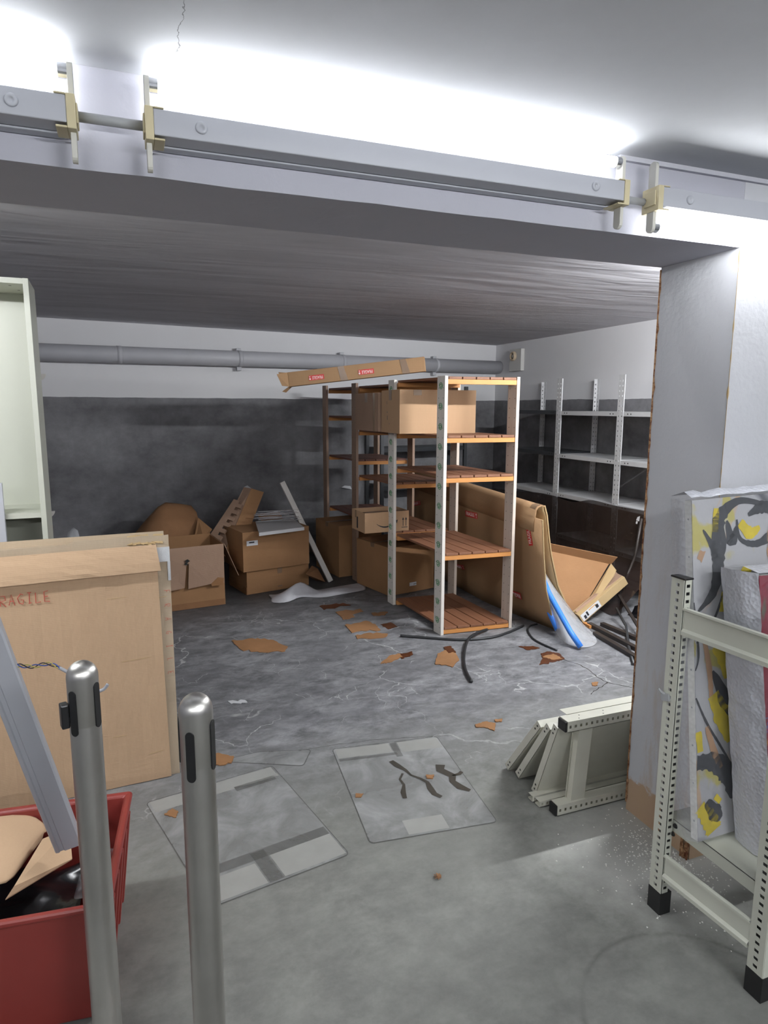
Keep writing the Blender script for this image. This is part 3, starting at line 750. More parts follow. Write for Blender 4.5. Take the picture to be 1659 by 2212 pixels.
# ================================================================== BIG FLAT CARTON (left)
t = thing('picture_crate_box', 'huge flat tan carton standing on edge behind the red bin', 'box', (-0.4, 2.8, 0))
BT = Matrix.Translation((0.122, 2.715, 0)) @ Matrix.Rotation(R(3.0), 4, 'Z')
LB = 1.35
mb = MB(BT); k = 14; H_ = 1.025
def wob(x, z, s=0.006): return s*noise.noise(Vector((x*3, 0, z*3)))
rows = [[(-LB+LB*i/40, wob(i/8, j/4.0), H_*j/16 if j < 16 else H_+0.006*noise.noise(Vector((i*0.5, 0, 4)))-(0.016 if i < 30 else 0.0)) for i in range(41)] for j in range(17)]
mb.grid(rows)
mb.box(-LB, -LB+0.005, 0, 0.2, 0, H_-0.02); mb.box(-0.005, 0.0, 0.002, 0.2, 0, H_-0.035)
mb.box(-LB, 0, 0.195, 0.2, 0, H_-0.02)
mb.box(-LB, -0.06, 0.003, 0.195, H_-0.05, H_-0.046)
mb.build('body', 'card_strip', t)
# front facing sheet and folded down top flap
mb = MB(BT); xr = -0.050
rows = [[(-LB+(xr+LB+0.014*(1-j/12))*i/40, -0.012+wob(i/6+3, j/3.0, 0.004), 0.004+(0.99-0.004)*j/12 - 0.008*(1-i/40)) for i in range(41)] for j in range(13)]
mb.grid(rows); mb.build('front_panel', 'card_near', t, solid=0.004)
mb = MB(BT)
rows = []
for j in range(7):
    a = j/6; rows.append([(-LB+(xr+LB+0.012*a)*i/30, -0.016-0.028*math.sin(a*1.5)-0.004*noise.noise(Vector((i*0.4, j, 0))), (0.992-0.008*(1-i/30))-0.100*a-0.03*(1-i/30)*a*0.3) for i in range(31)])
mb.grid(rows); mb.build('top_flap', 'card_near', t, solid=0.004)
# torn, crumpled liner at the top right corner
mb = MB(BT)
for i in range(9):
    x = -0.17+i*0.014; mb.plate([(x, 0.0+0.01*random.random(), 0.985+0.02*random.random()), (x+0.035, -0.008, 0.985+0.012*random.random()), (x+0.04, 0.03, 1.015+0.012*random.random()), (x+0.005, 0.04, 1.01+0.014*random.random())], 0.003)
mb.build('torn_edge', 'card_edge', t)
MB(BT).box(-0.052, 0.001, -0.0085, 0.0, 0.918, 0.976).build('tape', 'tape_white', t)
MB(BT).box(-0.009, 0.0015, -0.0085, 0.0, 0.84, 0.918).build('tape', 'tape_white', t)
# handwriting
STROKES = {'F': [[(0, 0), (0, 1), (.6, 1)], [(0, .5), (.45, .52)]], 'R': [[(0, 0), (0, 1), (.5, .95), (.55, .6), (.05, .5), (.6, 0)]],
           'A': [[(0, 0), (.3, 1), (.6, 0)], [(.12, .4), (.5, .4)]], 'G': [[(.6, .85), (.3, 1), (0, .6), (.1, .1), (.5, 0), (.6, .4), (.3, .42)]],
           'I': [[(.1, 0), (.5, .02)], [(.3, 0), (.3, 1)], [(.1, 1), (.5, 1)]], 'L': [[(0, 1), (0, 0), (.5, 0)]], 'E': [[(.5, 1), (0, 1), (0, 0), (.55, 0)], [(0, .5), (.4, .5)]]}
def hand(txt, T4, size, adv=0.85, mat='red_ink', parent=None, r=0.0012):
    mb = MB(T4); x = 0
    for ch in txt:
        for stt in STROKES[ch]:
            mb.tube([(x+(a+random.uniform(-.05, .05))*size*0.75, (b_+random.uniform(-.05, .05))*size, 0.0003) for a, b_ in stt], r, 5)
        x += size*adv
    return mb.build('handwriting', mat, parent)
hx = py(116, 1320, 2.69).x-0.122-0.0285*7
hand('FRAGILE', BT @ frame4((hx, -0.021, 0.805), (1, 0, 0.02), (0, -1, 0)), 0.040, 0.72, parent=t, r=0.0017)
hand('FRAGILE', BT @ frame4((-0.028, -0.0075, 0.80), (0, 0, -1), (0, -1, 0)), 0.022, 2.6, parent=t, r=0.0009)
for (x, z, l) in ((-0.24, 0.79, 0.07), (-0.05, 0.775, 0.03), (-0.2, 0.53, 0.10), (-0.25, 0.22, 0.05), (-0.12, 0.12, 0.06)):
    MB(BT).bar((x, -0.0165, z), (x+l, -0.0165, z+random.uniform(-.004, .006)), 0.0006, 0.002).build('crease_mark', 'card_edge', t)

# ================================================================== BOOKCASE
bc = thing('bookcase', 'tall cream white bookcase standing behind the huge flat carton', 'bookcase', (-0.72, 3.14, 0))
CT = Matrix.Translation((-0.338, 3.005, 0)) @ Matrix.Rotation(R(2), 4, 'Z')
CW, CD, CH = 0.80, 0.28, 2.02
MB(CT).box(-0.02, 0, 0, CD, 0, CH).build('side_panel', ['melamine'], bc, bevel=0.001)
MB(CT).box(-CW, -CW+0.02, 0, CD, 0, CH).build('side_panel', 'melamine', bc, bevel=0.001)
mb = MB(CT).box(-CW+0.02, -0.02, 0.001, CD-0.006, CH-0.022, CH-0.001); mb.m = 1
for x, y in ((-0.07, 0.06), (-0.05, 0.17)):
    mb.T = CT @ Matrix.Translation((x, y, CH-0.0225)); mb.lathe([(0.0001, 0), (0.006, 0)], n=10); mb.T = CT
mb.build('top_panel', ['melamine', 'slot'], bc)
MB(CT).box(-CW+0.005, -0.005, CD-0.006, CD, 0.02, CH).build('back_panel', 'melamine', bc)
MB(CT).box(-CW+0.02, -0.02, 0.002, CD-0.006, 1.075, 1.097).build('shelf', 'melamine', bc)
MB(CT).box(-CW+0.02, -0.02, 0.01, CD-0.006, 0.07, 0.09).build('shelf', 'melamine', bc)
MB(CT).box(-CW+0.02, -0.02, 0.01, CD-0.006, 0.70, 0.72).build('shelf', 'melamine', bc)
o = MB().hexa([Vector(p) for p in ((-1.0, 2.965, 0.9), (-0.483, 2.975, 0.9), (-0.483, 2.983, 0.9), (-1.0, 2.975, 0.9), (-1.0, 2.985, 1.245), (-0.479, 2.985, 1.235), (-0.479, 2.993, 1.235), (-1.0, 2.993, 1.245))])
wb = MB(CT); wb.box(-CW+0.1, -0.148, -0.024, -0.002, 0.0, 1.225)
wo = wb.build('loose_shelf_board', 'lamp_white', bevel=0.001); tag(wo, 'loose white board leaning against the front of the bookcase', 'board')

def bracket(px_, py_, lab, pth):
    p = py(px_, py_, 3.33); mb = MB(); pr = []
    for a in range(9):
        an = -math.pi*0.5*a/8; pr.append((p.x+0.03*math.cos(an), 3.30, p.z+0.028*math.sin(an)))
    pr.append((p.x-0.02, 3.30, p.z-0.028)); pr.append((p.x-0.02, 3.30, p.z))
    mb.prism(pr, (0, 0.012, 0)); return mb.build('support_bracket', 'white_wood', bc)
bracket(104, 1103, '', 0)
bracket(84, 808, '', 0)

# ================================================================== CLUTTER BY THE BACK WALL (left)
# black plastic lying along the wall
def crumple(x0, x1, y0, y1, h, n, m_, seed, z0=0.0, edge=True):
    rows = []
    for j in range(m_+1):
        r_ = []
        for i in range(n+1):
            a, b_ = i/n, j/m_; x = x0+(x1-x0)*a; y = y0+(y1-y0)*b_
            e = math.sin(math.pi*a)**0.5*math.sin(math.pi*b_)**0.5 if edge else 1
            z = z0+h*e*(0.55+0.9*abs(noise.noise(Vector((x*5+seed, y*5, 0)))) + 0.35*noise.noise(Vector((x*14+seed, y*14, 1))))
            r_.append((x+0.03*noise.noise(Vector((a*5, b_*7, seed))), y+0.03*noise.noise(Vector((a*6+9, b_*5, seed))), max(z, z0+0.002)))
        rows.append(r_)
    return rows
o = MB().grid(crumple(-0.75, -0.10, 5.4, 6.1, 0.30, 26, 18, 2)).build('black_plastic_sheet', 'black_film', smooth=True, solid=0.003)
tag(o, 'glossy black plastic sheet heaped along the wall between bookcase and brown sack', 'sheet')
o = MB().grid(crumple(-0.46, -0.24, 4.3, 4.8, 0.66, 14, 12, 5)).build('clear_plastic_bag', 'clear_film', smooth=True, solid=0.002)
tag(o, 'clear plastic bag bulging just right of the bookcase', 'bag')

# brown crumpled sack / carton mass
prof = [(-0.04, 0.40), (0.10, 0.58), (0.20, 0.68), (0.26, 0.71), (0.36, 0.70), (0.46, 0.665), (0.50, 0.62), (0.52, 0.50), (0.54, 0.40)]
mb = MB(); rows = []
for j in range(11):
    b_ = j/10; r_ = []
    for i, (x, z) in enumerate(prof):
        k_ = 0.55+0.45*math.sin(math.pi*min(1, b_*1.1)); zz = z*k_
        r_.append((x+0.02*noise.noise(Vector((i, j*0.7, 3))), 5.62+0.55*b_-0.05*math.sin(i), zz+0.02*noise.noise(Vector((i*0.9, j, 8)))))
    rows.append(r_)
rows.insert(0, [(p[0], 5.60, 0.0) for p in rows[0]]); rows.append([(p[0], 6.19, 0.0) for p in rows[-1]])
o = mb.grid(rows).build('brown_sack', 'card_damp', smooth=True, solid=0.006)
tag(o, 'dark brown rounded sack slumped against the back wall', 'sack')
o = MB().plate([py(428, 1118, 5.75), py(458, 1143, 5.6), py(440, 1165, 5.5), py(420, 1160, 5.6)], 0.006)
o.build('cardboard_flap', 'card_brown'); tag(bpy.data.objects['cardboard_flap'], 'folded brown cardboard piece beside the rounded sack', 'cardboard')

# open box with hanging flaps
ob = thing('open_cardboard_box', 'open brown carton with torn front flap hanging down', 'box', (0.3, 5.2, 0))
OT = Matrix.Translation((0.628, 5.09, 0)) @ Matrix.Rotation(R(7), 4, 'Z'); OL, OW, OH = 0.56, 0.42, 0.485
mb = MB(OT)
mb.box(-OL, 0, 0, 0.005, 0.003, OH).box(-OL, 0, OW-0.005, OW, 0.003, OH+0.01).box(-OL, -OL+0.005, 0.005, OW-0.005, 0.003, OH).box(-0.005, 0, 0.005, OW-0.005, 0.003, OH).box(-OL+.005, -.005, 0.005, OW-0.005, 0.003, 0.009)
mb.build('body', 'card_brown', ob)
mb = MB(OT)
fp = [(-OL, -0.006, OH), (0.0, -0.006, OH), (-0.012, -0.035, OH-0.30), (-0.11, -0.037, OH-0.295), (-0.285, -0.034, OH-0.315), (-0.27, -0.02, OH-0.12), (-0.29, -0.024, OH-0.14), (-0.31, -0.03, OH-0.305), (-OL, -0.04, OH-0.33)]
fp = [(a, b_, c_) for a, b_, c_ in fp]
mb.plate(fp[::-1], 0.004); mb.build('front_flap', 'card_pink', ob)
MB(OT).plate([(0.004, 0.0, OH), (0.004, OW, OH), (0.135, OW*0.8, OH-0.24), (0.115, 0.02, OH-0.27)][::-1], 0.004).build('side_flap', 'card_pink', ob)
mb = MB(OT); mb.lathe([(0.0001, 0), (0.016, 0)], n=9)
mb = MB(OT @ frame4((-0.285, -0.0345, OH-0.105), (1, 0, 0), (0, -1, 0))); mb.add([(-.022, -.02, 0.004), (.006, -.028, 0.004), (.002, -.008, 0.004), (.022, .004, 0.004), (.004, .02, 0.004), (-.014, .012, 0.004), (-.008, -.004, 0.004)], [tuple(range(7))]); mb.build('torn_hole', 'slot', ob)
MB(OT).plate([(-0.11, -0.042, 0.17), (-0.02, -0.042, 0.175), (-0.015, -0.040, 0.225), (-0.06, -0.041, 0.235), (-0.115, -0.042, 0.19)][::-1], 0.003).build('torn_patch', 'card_scrap', ob)
MB(OT).box(-OL, 0.001, -0.0015, OW, 0.003, 0.05).build('wet_base', 'card_damp', ob)

# channel carton and slotted divider leaning beside it
ch = thing('channel_carton', 'long empty channel-shaped carton leaning right of the open box', 'box', (0.85, 5.5, 0.2))
P1, P2 = py(543, 1055, 5.75), py(570, 1063, 5.78); Q1, Q2 = py(482, 1200, 5.52), py(512, 1212, 5.52)
Pl, Ql = py(527, 1052, 5.85), py(470, 1165, 5.62)
mb = MB(); mb.plate([Q1, P1, P2, Q2], 0.005); mb.build('side_wall', 'card_brown', ch)
MB().plate([Ql, Pl, P1, Q1], 0.005).build('base', 'card_pink', ch)
e_ = (P2-P1)*0.25; MB().plate([Pl, P1, P1+(Pl-P1)*0.5+Vector((0, 0, 0.02))], 0.004).build('end_flap', 'tape_white', ch)
dv = MB(); n = 6; A1, A2 = py(452, 1158, 5.58), py(505, 1078, 5.78); dirv = (A2-A1)/n; wv = (py(475, 1166, 5.50)-A1)
for i in range(n):
    a = A1+dirv*i
    dv.plate([a, a+dirv*0.55, a+dirv*0.55+wv, a+wv], 0.02); dv.plate([a+dirv*0.55, a+dirv, a+dirv+wv*0.55, a+dirv*0.55+wv*0.55], 0.006)
o = dv.build('slotted_divider', 'card_pink'); tag(o, 'notched cardboard divider strip leaning beside the channel carton', 'cardboard')

# two stacked slumped cartons
tb, T = carton('damp brown carton at the bottom of the pair by the white plank', (0.83, 5.285), R(13), 0.565, 0.40, 0.190, 'card_brown', tape=False, sag=0.012, z0=0.003, seed=21)
MB(T).box(0.27, 0.31, -0.008, -0.0065, 0.03, 0.19).build('tape', 'tape_brown', tb)
MB(T).box(-0.004, 0.03, 0.004, 0.40, -0.0015, 0.06).build('wet_base', 'card_damp', tb)
tb, T = carton('brown carton on top of the damp one, white label and shelf panel on it', (0.800, 5.25), R(12), 0.590, 0.45, 0.325, 'card_brown', tape=False, sag=0.016, z0=0.203, seed=25)
MB(T).box(0.03, 0.125, -0.009, -0.0075, 0.215, 0.255).build('shipping_label', 'white_label', tb)
MB(T).box(0.05, 0.095, -0.0105, -0.009, 0.236, 0.247).build('print', 'ink', tb)
MB(T).plate([(0.30, 0.30, 0.33), (0.50, 0.30, 0.33), (0.50, 0.40, 0.40), (0.30, 0.42, 0.39)], 0.004).build('top_flap', 'card_damp', tb)
o = MB().plate([fl(660, 1240, .18)+Vector((0, 0, 0)), Vector((1.455, 5.47, 0.02)), Vector((1.52, 5.40, 0.02)), Vector((1.45, 5.38, 0.15)), Vector((1.41, 5.42, 0.17))], 0.004)
o.build('cardboard_offcut', 'card_damp'); tag(bpy.data.objects['cardboard_offcut'], 'small brown offcut wedged between stacked cartons and white plank', 'cardboard')

def thin_box(name, p, th, mat, lab, cat, bevel=0.001, parts=None):
    o = MB().plate(p, th).build(name, mat, bevel=bevel); tag(o, lab, cat); return o
# shelf panel lying on the upper carton
sp_ = thing('metal_shelf_panel', 'grey metal shelf panel lying on the upper slumped carton', 'panel', (1.1, 5.3, 0.54))
zt = 0.548
c4 = [Vector((0.905, 5.095, zt-0.004)), Vector((1.285, 5.165, zt+0.006)), Vector((1.29, 5.60, zt+0.012)), Vector((0.96, 5.56, zt+0.008))]
MB().prism(c4, (0, 0, 0.006)).build('plate', 'panel_grey', sp_)
MB().bar(c4[0]+Vector((0, 0, -0.006)), c4[1]+Vector((0, 0, -0.006)), 0.006, 0.026).build('edge_lip', 'rack_grey', sp_)
# bundle of steel wires
wb_ = thing('wire_bundle', 'bundle of thin bright steel wires lying on the shelf panel', 'wires', (1.1, 5.5, 0.58))
mb = MB()
for i in range(22):
    z = zt+0.018+0.0052*i*0.8; y = 5.42+0.10*random.random(); a = random.uniform(-0.06, 0.06)
    mb.tube([(0.95+random.uniform(-.04, .06), y, z), (1.15, y+a*0.3, z+random.uniform(-.006, .010)), (1.30+random.uniform(-.08, .04), y+a, z+random.uniform(-.01, .016))], 0.0021, 5)
mb.build('wires', 'chrome', wb_)
# white plank
o = MB().bar((1.590, 5.46, 0.003), (1.205, 5.60, 0.885), 0.045, 0.02, up=(0.2, -1, 0.1)).build('white_plank', 'white_wood', bevel=0.001)
tag(o, 'narrow white plank leaning against the stacked cartons', 'plank')

# wrapping film on the floor
def drape(pts, h, name, mat, lab, cat, seed, nx=24, ny=10):
    """pts: four floor corners"""
    a, b_, c_, d = [Vector(p) for p in pts]; rows = []
    for j in range(ny+1):
        r_ = []
        for i in range(nx+1):
            s_, t_ = i/nx, j/ny; p = (a*(1-s_)+b_*s_)*(1-t_)+(d*(1-s_)+c_*s_)*t_
            e = min(1, 5*min(s_, 1-s_))*min(1, 5*min(t_, 1-t_))
            z = h*(0.06+max(0, e*(0.25+0.9*noise.noise(Vector((s_*3.5+seed, t_*1.6, 0)))+0.25*noise.noise(Vector((s_*11+seed, t_*6, 0))))))
            r_.append((p.x+0.03*noise.noise(Vector((s_*6, t_*4, seed+3))), p.y+0.04*noise.noise(Vector((s_*5, t_*5, seed+5))), 0.002+z))
        rows.append(r_)
    o = MB().grid(rows).build(name, mat, smooth=True, solid=0.0008); tag(o, lab, cat); return o
drape([fl(585, 1300), fl(790, 1282), Vector((1.70, 5.42, 0)), Vector((1.10, 5.20, 0))], 0.0, 'foam_sheet', 'milky_film', 'x', 'x', 2)
bpy.data.objects.remove(bpy.data.objects['foam_sheet'])
rows = []
ridge = [(585, 1300, .0), (608, 1283, .06), (632, 1263, .13), (650, 1250, .17), (668, 1262, .15), (690, 1278, .06), (710, 1275, .07), (735, 1268, .09), (760, 1272, .05), (792, 1272, .0)]
base = [(585, 1302), (603, 1304), (625, 1302), (640, 1294), (652, 1290), (675, 1292), (705, 1292), (730, 1286), (755, 1282), (792, 1275)]
for j in range(7):
    r_ = []
    for (bx_, by_), (rx, ry, hz) in zip(base, ridge):
        p = fl(bx_, by_); q = py(rx, ry, p.y+0.10); q.z = max(q.z, 0.003)
        b2_ = p+Vector((0.02, 0.24, 0)); t_ = j/6
        pt = p*(1-t_*2)+q*(t_*2) if t_ <= 0.5 else q*(1-(t_-0.5)*2)+b2_*((t_-0.5)*2)
        r_.append((pt.x, pt.y+0.015*noise.noise(Vector((bx_*0.03, j, 0))), max(0.003, pt.z+0.012*noise.noise(Vector((bx_*0.05, j*2, 4))))))
    rows.append(r_)
o = MB().grid(rows).build('foam_wrap_sheet', 'milky_film', smooth=True, solid=0.001, subd=1)
tag(o, 'crumpled milky foam wrap on the floor in front of the white plank', 'sheet')

# ================================================================== METAL RACK ON THE RIGHT WALL
mr = thing('metal_wall_rack', 'grey perforated steel shelving along the right wall', 'shelving', (3.9, 4.9, 0))
XF, XB = 3.70, 4.115
def lpost(x, y, sx_, sy_, parent, h=1.79, mat='rack_grey', wd=0.035, pitch=0.04):
    mb = MB()
    mb.perf((x, y, 0.0), (0, sy_, 0), (0, 0, 1), wd, h, 0.010, 0.013, pitch)
    mb.perf((x, y, 0.0), (sx_, 0, 0), (0, 0, 1), wd, h, 0.010, 0.013, pitch)
    return mb.build('post', mat, parent, solid=0.0018, off=0)
YS = (3.50, 4.34, 5.165, 6.02)
for y in YS:
    lpost(XF, y, 1, -1, mr); lpost(XF, y+0.002, 1, 1, mr); 
    lpost(XB, y, -1, 1, mr, mat='rack_grey'); lpost(XB, y-0.002, -1, -1, mr)
def tray(y0, y1, z, mat='rack_grey'):
    mb = MB(); a, b_ = XF+0.003, XB-0.004; h = 0.036
    mb.box(a, b_, y0, y1, z-0.0015, z); mb.box(a-0.0015, a, y0, y1, z-h, z); mb.box(b_-0.0015, b_, y0, y1, z-h, z)
    mb.box(a, b_, y0, y0+0.0015, z-h, z); mb.box(a, b_, y1-0.0015, y1, z-h, z)
    mb.m = 1
    for yy in (y0+0.05, y0+0.085, y1-0.05, y1-0.085):
        mb.T = frame4((a-0.0022, yy, z-0.018), (0, 1, 0), (-1, 0, 0)); mb.lathe([(0.0001, 0.001), (0.006, 0)], n=8)
    mb.T = Matrix.Identity(4)
    mb.build('shelf', [mat, 'slot'], mr)
for i in (0, 1):
    for z in (1.495, 1.105, 0.742, 0.36): tray(YS[i]+0.036, YS[i+1]-0.036, z)
for z, mt in ((1.50, 'rack_dark'), (1.115, 'rack_dark'), (0.735, 'rack_grey')): tray(YS[2]+0.036, YS[3]-0.036, z, mt)
# small white label clip and dark rack against the back wall
dr = thing('dark_steel_rack', 'dark steel rack against the back wall seen through the wooden rack', 'shelving', tuple(pw(910, 1000, .2).xy)+(0,))
def W_(s_, d, z): p = BWP + ex*s_ - BWN*d; return Vector((p.x, p.y, z))
s0 = (pw(824, 965, .35)-BWP).dot(ex); s1 = (pw(1003, 965, .35)-BWP).dot(ex)
for s_ in (s0, s1):
    for d in (0.04, 0.36):
        MB().bar(W_(s_, d, 0), W_(s_, d, 1.75), 0.035, 0.035, up=(1, 0, 0)).build('post', 'rack_dark', dr)
for z in (0.30, 0.70, 1.10, 1.50):
    mb = MB(); mb.prism([W_(s0+.02, 0.36, z), W_(s1-.02, 0.36, z), W_(s1-.02, 0.04, z), W_(s0+.02, 0.04, z)], (0, 0, 0.003)); mb.bar(W_(s0+.02, 0.362, z-.02), W_(s1-.02, 0.362, z-.02), 0.003, 0.045)
    mb.build('shelf', 'rack_dark', dr)
o = MB().plate([pw(738, 1053, .03), pw(745, 1049, .03), pw(757, 1050, .03), pw(760, 1057, .03), pw(748, 1055, .03)], 0.004).build('paper_scrap', 'white_label')
tag(o, 'small white paper scrap stuck on the back wall behind the rack', 'paper')

# smoked film drawn over the lower shelves
top = [(1060, 1052), (1110, 1062), (1150, 1062), (1175, 1066), (1200, 1071), (1222, 1082), (1240, 1086), (1262, 1081), (1280, 1079), (1310, 1088), (1340, 1095), (1375, 1100), (1400, 1106), (1430, 1112)]
rows = []
for j in range(13):
    r_ = []; b_ = j/12
    for i, (a, c_) in enumerate(top):
        p = px(a, c_, XF-0.03); 
        y = p.y; x = XF-0.03-0.10*b_-0.22*max(0, b_-0.6)/0.4*(0.5+i/14); z = p.z*(1-b_)+0.004*b_
        k_ = math.sin(math.pi*min(1, b_*1.0))*0.02
        r_.append((x-abs(k_*noise.noise(Vector((y*6, b_*3, 0)))), y-0.03*b_, max(z, 0.004)))
    rows.append(r_)
o = MB().grid(rows).build('smoked_plastic_film', 'smoke_film', smooth=True, subd=1)
tag(o, 'dark see-through plastic film hung over the lower shelves of the steel rack', 'film')
# its fold lying on the lower shelf line at the right
o = MB().grid(crumple(3.40, 3.63, 3.10, 3.78, 0.24, 14, 20, 12)).build('black_film_heap', 'black_film', smooth=True, solid=0.002)
tag(o, 'black plastic film heaped on the floor at the foot of the steel rack', 'film')
mb = MB()
mb.plate([px(1377, 1117, 3.60), px(1382, 1115, 3.60), px(1380, 1126, 3.60), px(1374, 1124, 3.60)], 0.002); mb.plate([px(1374, 1126, 3.60), px(1377, 1126, 3.60), px(1376, 1132, 3.60), px(1373, 1131, 3.60)], 0.002)
o = mb.build('white_tag', 'white_label'); tag(o, 'tiny torn white tag on the dark plastic film beside the pier', 'tag')

# ================================================================== BIG FOLDED FRAGILE SHEET
fs = thing('folded_cardboard_sheet', 'huge folded cardboard sheet with fragile stickers standing right of the wooden rack', 'cardboard', (2.65, 4.5, 0))
prof_f = [(2.700, 0.005), (2.625, 0.123), (2.570, 0.310), (2.540, 0.539), (2.517, 0.794)]    # near edge of the front leaf
prof_b = [(2.605, 0.868), (2.628, 0.80), (2.652, 0.649), (2.678, 0.517), (2.743, 0.296), (2.850, 0.099), (2.960, 0.006)]
def sweep(prof, ys, fx, fz=None):
    return [[(x+fx(k/(len(ys)-1), z), y, z*(1+(fz(k/(len(ys)-1)) if fz else 0))) for (x, z) in prof] for k, y in enumerate(ys)]
ysf = [3.64+0.2*i for i in range(12)]
fxf = lambda a, z: (-0.30*a*(1-a)*1.3+0.10*a*a) * (1-0.2*z) - 0.10*a*(1 if z > 0.5 else 0.0)*0 
front = [[(x+(-(x-2.52)*0.75*min(1, a*3)) + 0.0*a, 3.64+2.2*a, z*(1+0.09*a)) for (x, z) in prof_f] for a in [i/11 for i in range(12)]]
mb = MB(); mb.grid(front); mb.build('front_leaf', 'card_frag', fs, solid=0.006, smooth=True)
top_p = [(2.530, 0.800), (2.536, 0.845), (2.552, 0.864), (2.575, 0.872), (2.600, 0.868)]
hood = [[(x, 3.72+2.12*a, z*(1+0.09*a)) for (x, z) in [(2.508, 0.700), (2.510, 0.78)]+[(x-0.012, z) for x, z in top_p]] for a in [i/11 for i in range(12)]]
MB().grid(hood).build('top_fold', 'card_frag', fs, solid=0.005, smooth=True)
backr = [[(x-(x-2.605)*0.55*min(1, a*2), 3.76+2.08*a, z*(1+0.09*a)) for (x, z) in prof_b] for a in [i/11 for i in range(12)]]
MB().grid(backr).build('rear_leaf', 'card_edge', fs, solid=-0.008, smooth=True)
# pale cut edges
MB().tube([(x+0.004, 3.755, z) for x, z in prof_b], 0.006, 6).build('cut_edge', 'card_edge', fs)
MB().tube([(x, 3.638, z) for x, z in prof_f], 0.0045, 6).build('cut_edge', 'card_edge', fs)
MB().grid([[(x-0.014, y, z*1.005+0.006) for x, z in top_p] for y in (3.73, 3.80)]).build('tape', 'tape', fs, smooth=True)
def leafpt(a, z): # point on the front leaf
    z0 = z/(1+0.09*a)
    for (xa, za), (xb, zb) in zip(prof_f, prof_f[1:]):
        if za <= z0 <= zb:
            x = xa+(xb-xa)*(z0-za)/(zb-za); return Vector((x-(x-2.52)*0.75*min(1, a*3)-0.004, 3.64+2.2*a, z)), (zb-za, xa-xb)
    return Vector((2.517, 3.64+2.2*a, z)), (1, 0)
def leaf_sticker(pxx, pyy, rot, wd=0.13, ht=0.045, txt='FRAGILE'):
    best = None
    for i in range(200):
        a = i/199
        for z in [q*0.01 for q in range(1, 88)]:
            p, _ = leafpt(a, z); d = p-CAM; kx = d.dot(_f)
            e_x = 829.5+FPX*d.dot(_r2)/kx-pxx; e_y = 1106-FPX*d.dot(_u2)/kx-pyy
            e = e_x*e_x+e_y*e_y
            if best is None or e < best[0]: best = (e, a, z)
    _, a, z = best; p, (dz, dx) = leafpt(a, z)
    n_ = Vector((-dz, 0, -dx)).normalized(); 
    if n_.x > 0: n_ = -n_
    uy = Vector((0, -1, 0)); T4 = frame4(p+n_*0.002, uy, n_) @ Matrix.Rotation(rot, 4, 'Z')
    u_ = (T4.to_3x3() @ Vector((1, 0, 0)))
    return sticker(fs, p+n_*0.002, u_, n_, wd, ht, txt)
leaf_sticker(1018, 1112, R(2), 0.20, 0.048)
leaf_sticker(1143, 1155, R(105), 0.16, 0.050)
leaf_sticker(1115, 1283, R(185), 0.14, 0.050)
leaf_sticker(993, 1223, R(10), 0.19, 0.040)
leaf_sticker(900, 1088, R(12), 0.2, 0.040)

# bubble film and blue tubes at its near foot
o = MB().grid([[fl(a, b_)+Vector((0, 0, h)) for a, b_, h in r_] for r_ in (
    [(1165, 1200, 0.30), (1185, 1280, 0.12), (1195, 1352, 0.01), (1200, 1372, 0.004)],
    [(1175, 1225, 0.30), (1210, 1285, 0.14), (1222, 1365, 0.02), (1215, 1392, 0.004)],
    [(1185, 1245, 0.28), (1222, 1300, 0.15), (1250, 1355, 0.05), (1245, 1402, 0.004)],
    [(1200, 1265, 0.26), (1240, 1320, 0.12), (1275, 1365, 0.04), (1270, 1402, 0.004)],
    [(1215, 1290, 0.18), (1262, 1348, 0.08), (1290, 1375, 0.02), (1297, 1392, 0.004)])]).build('bubble_wrap_piece', 'clear_film', smooth=True, subd=2, solid=0.001)
# rebuild its points on real depth
me = o.data
tag(o, 'clear bubble wrap spilling out at the foot of the folded cardboard sheet', 'bubble wrap')
def pyv(a, b_, Y): return py(a, b_, Y)
rr = [[pyv(1168, 1215, 3.80), pyv(1180, 1290, 3.72), pyv(1190, 1345, 3.66), fl(1200, 1372)],
      [pyv(1176, 1235, 3.80), pyv(1200, 1300, 3.66), pyv(1215, 1360, 3.50), fl(1222, 1395)],
      [pyv(1190, 1255, 3.82), pyv(1222, 1310, 3.64), pyv(1240, 1365, 3.46), fl(1250, 1402)],
      [pyv(1205, 1275, 3.84), pyv(1240, 1325, 3.66), pyv(1265, 1370, 3.48), fl(1275, 1402)],
      [pyv(1220, 1300, 3.86), pyv(1255, 1345, 3.70), pyv(1280, 1375, 3.55), fl(1297, 1390)]]
k_ = 0
for r_ in rr:
    for p in r_:
        p.z = max(p.z, 0.004); me.vertices[k_].co = p; k_ += 1
def tubeobj(pts, r, name, mat, lab, cat, hollow=False, n=14):
    t = thing(name, lab, cat, tuple(pts[0])) if hollow else None
    o = MB().tube(pts, r, n, True).build(name if not hollow else 'tube_wall', mat, t, smooth=False)
    for p_ in o.data.polygons:
        if len(p_.vertices) == 4: p_.use_smooth = True
    if hollow:
        d = (Vector(pts[-1])-Vector(pts[-2])).normalized(); MB(frame4(Vector(pts[-1])+d*0.001, d.orthogonal(), d)).lathe([(0.0001, 0), (r*0.6, 0)], n=12).build('bore', 'slot', t)
    else: tag(o, lab, cat)
tubeobj([py(1166, 1232, 3.80), py(1185, 1280, 3.68), py(1208, 1322, 3.55), py(1232, 1365, 3.38), fl(1254, 1404)+Vector((0, 0, 0.02))], 0.019, 'blue_tube', 'blue_foam', 'long blue plastic tube sloping out from the folded sheet to the floor', 'tube')
tubeobj([py(1180, 1302, 3.72), py(1190, 1328, 3.66), py(1205, 1360, 3.575)], 0.021, 'blue_tube', 'blue_foam', 'short hollow blue tube end beside the long blue tube', 'tube', True)

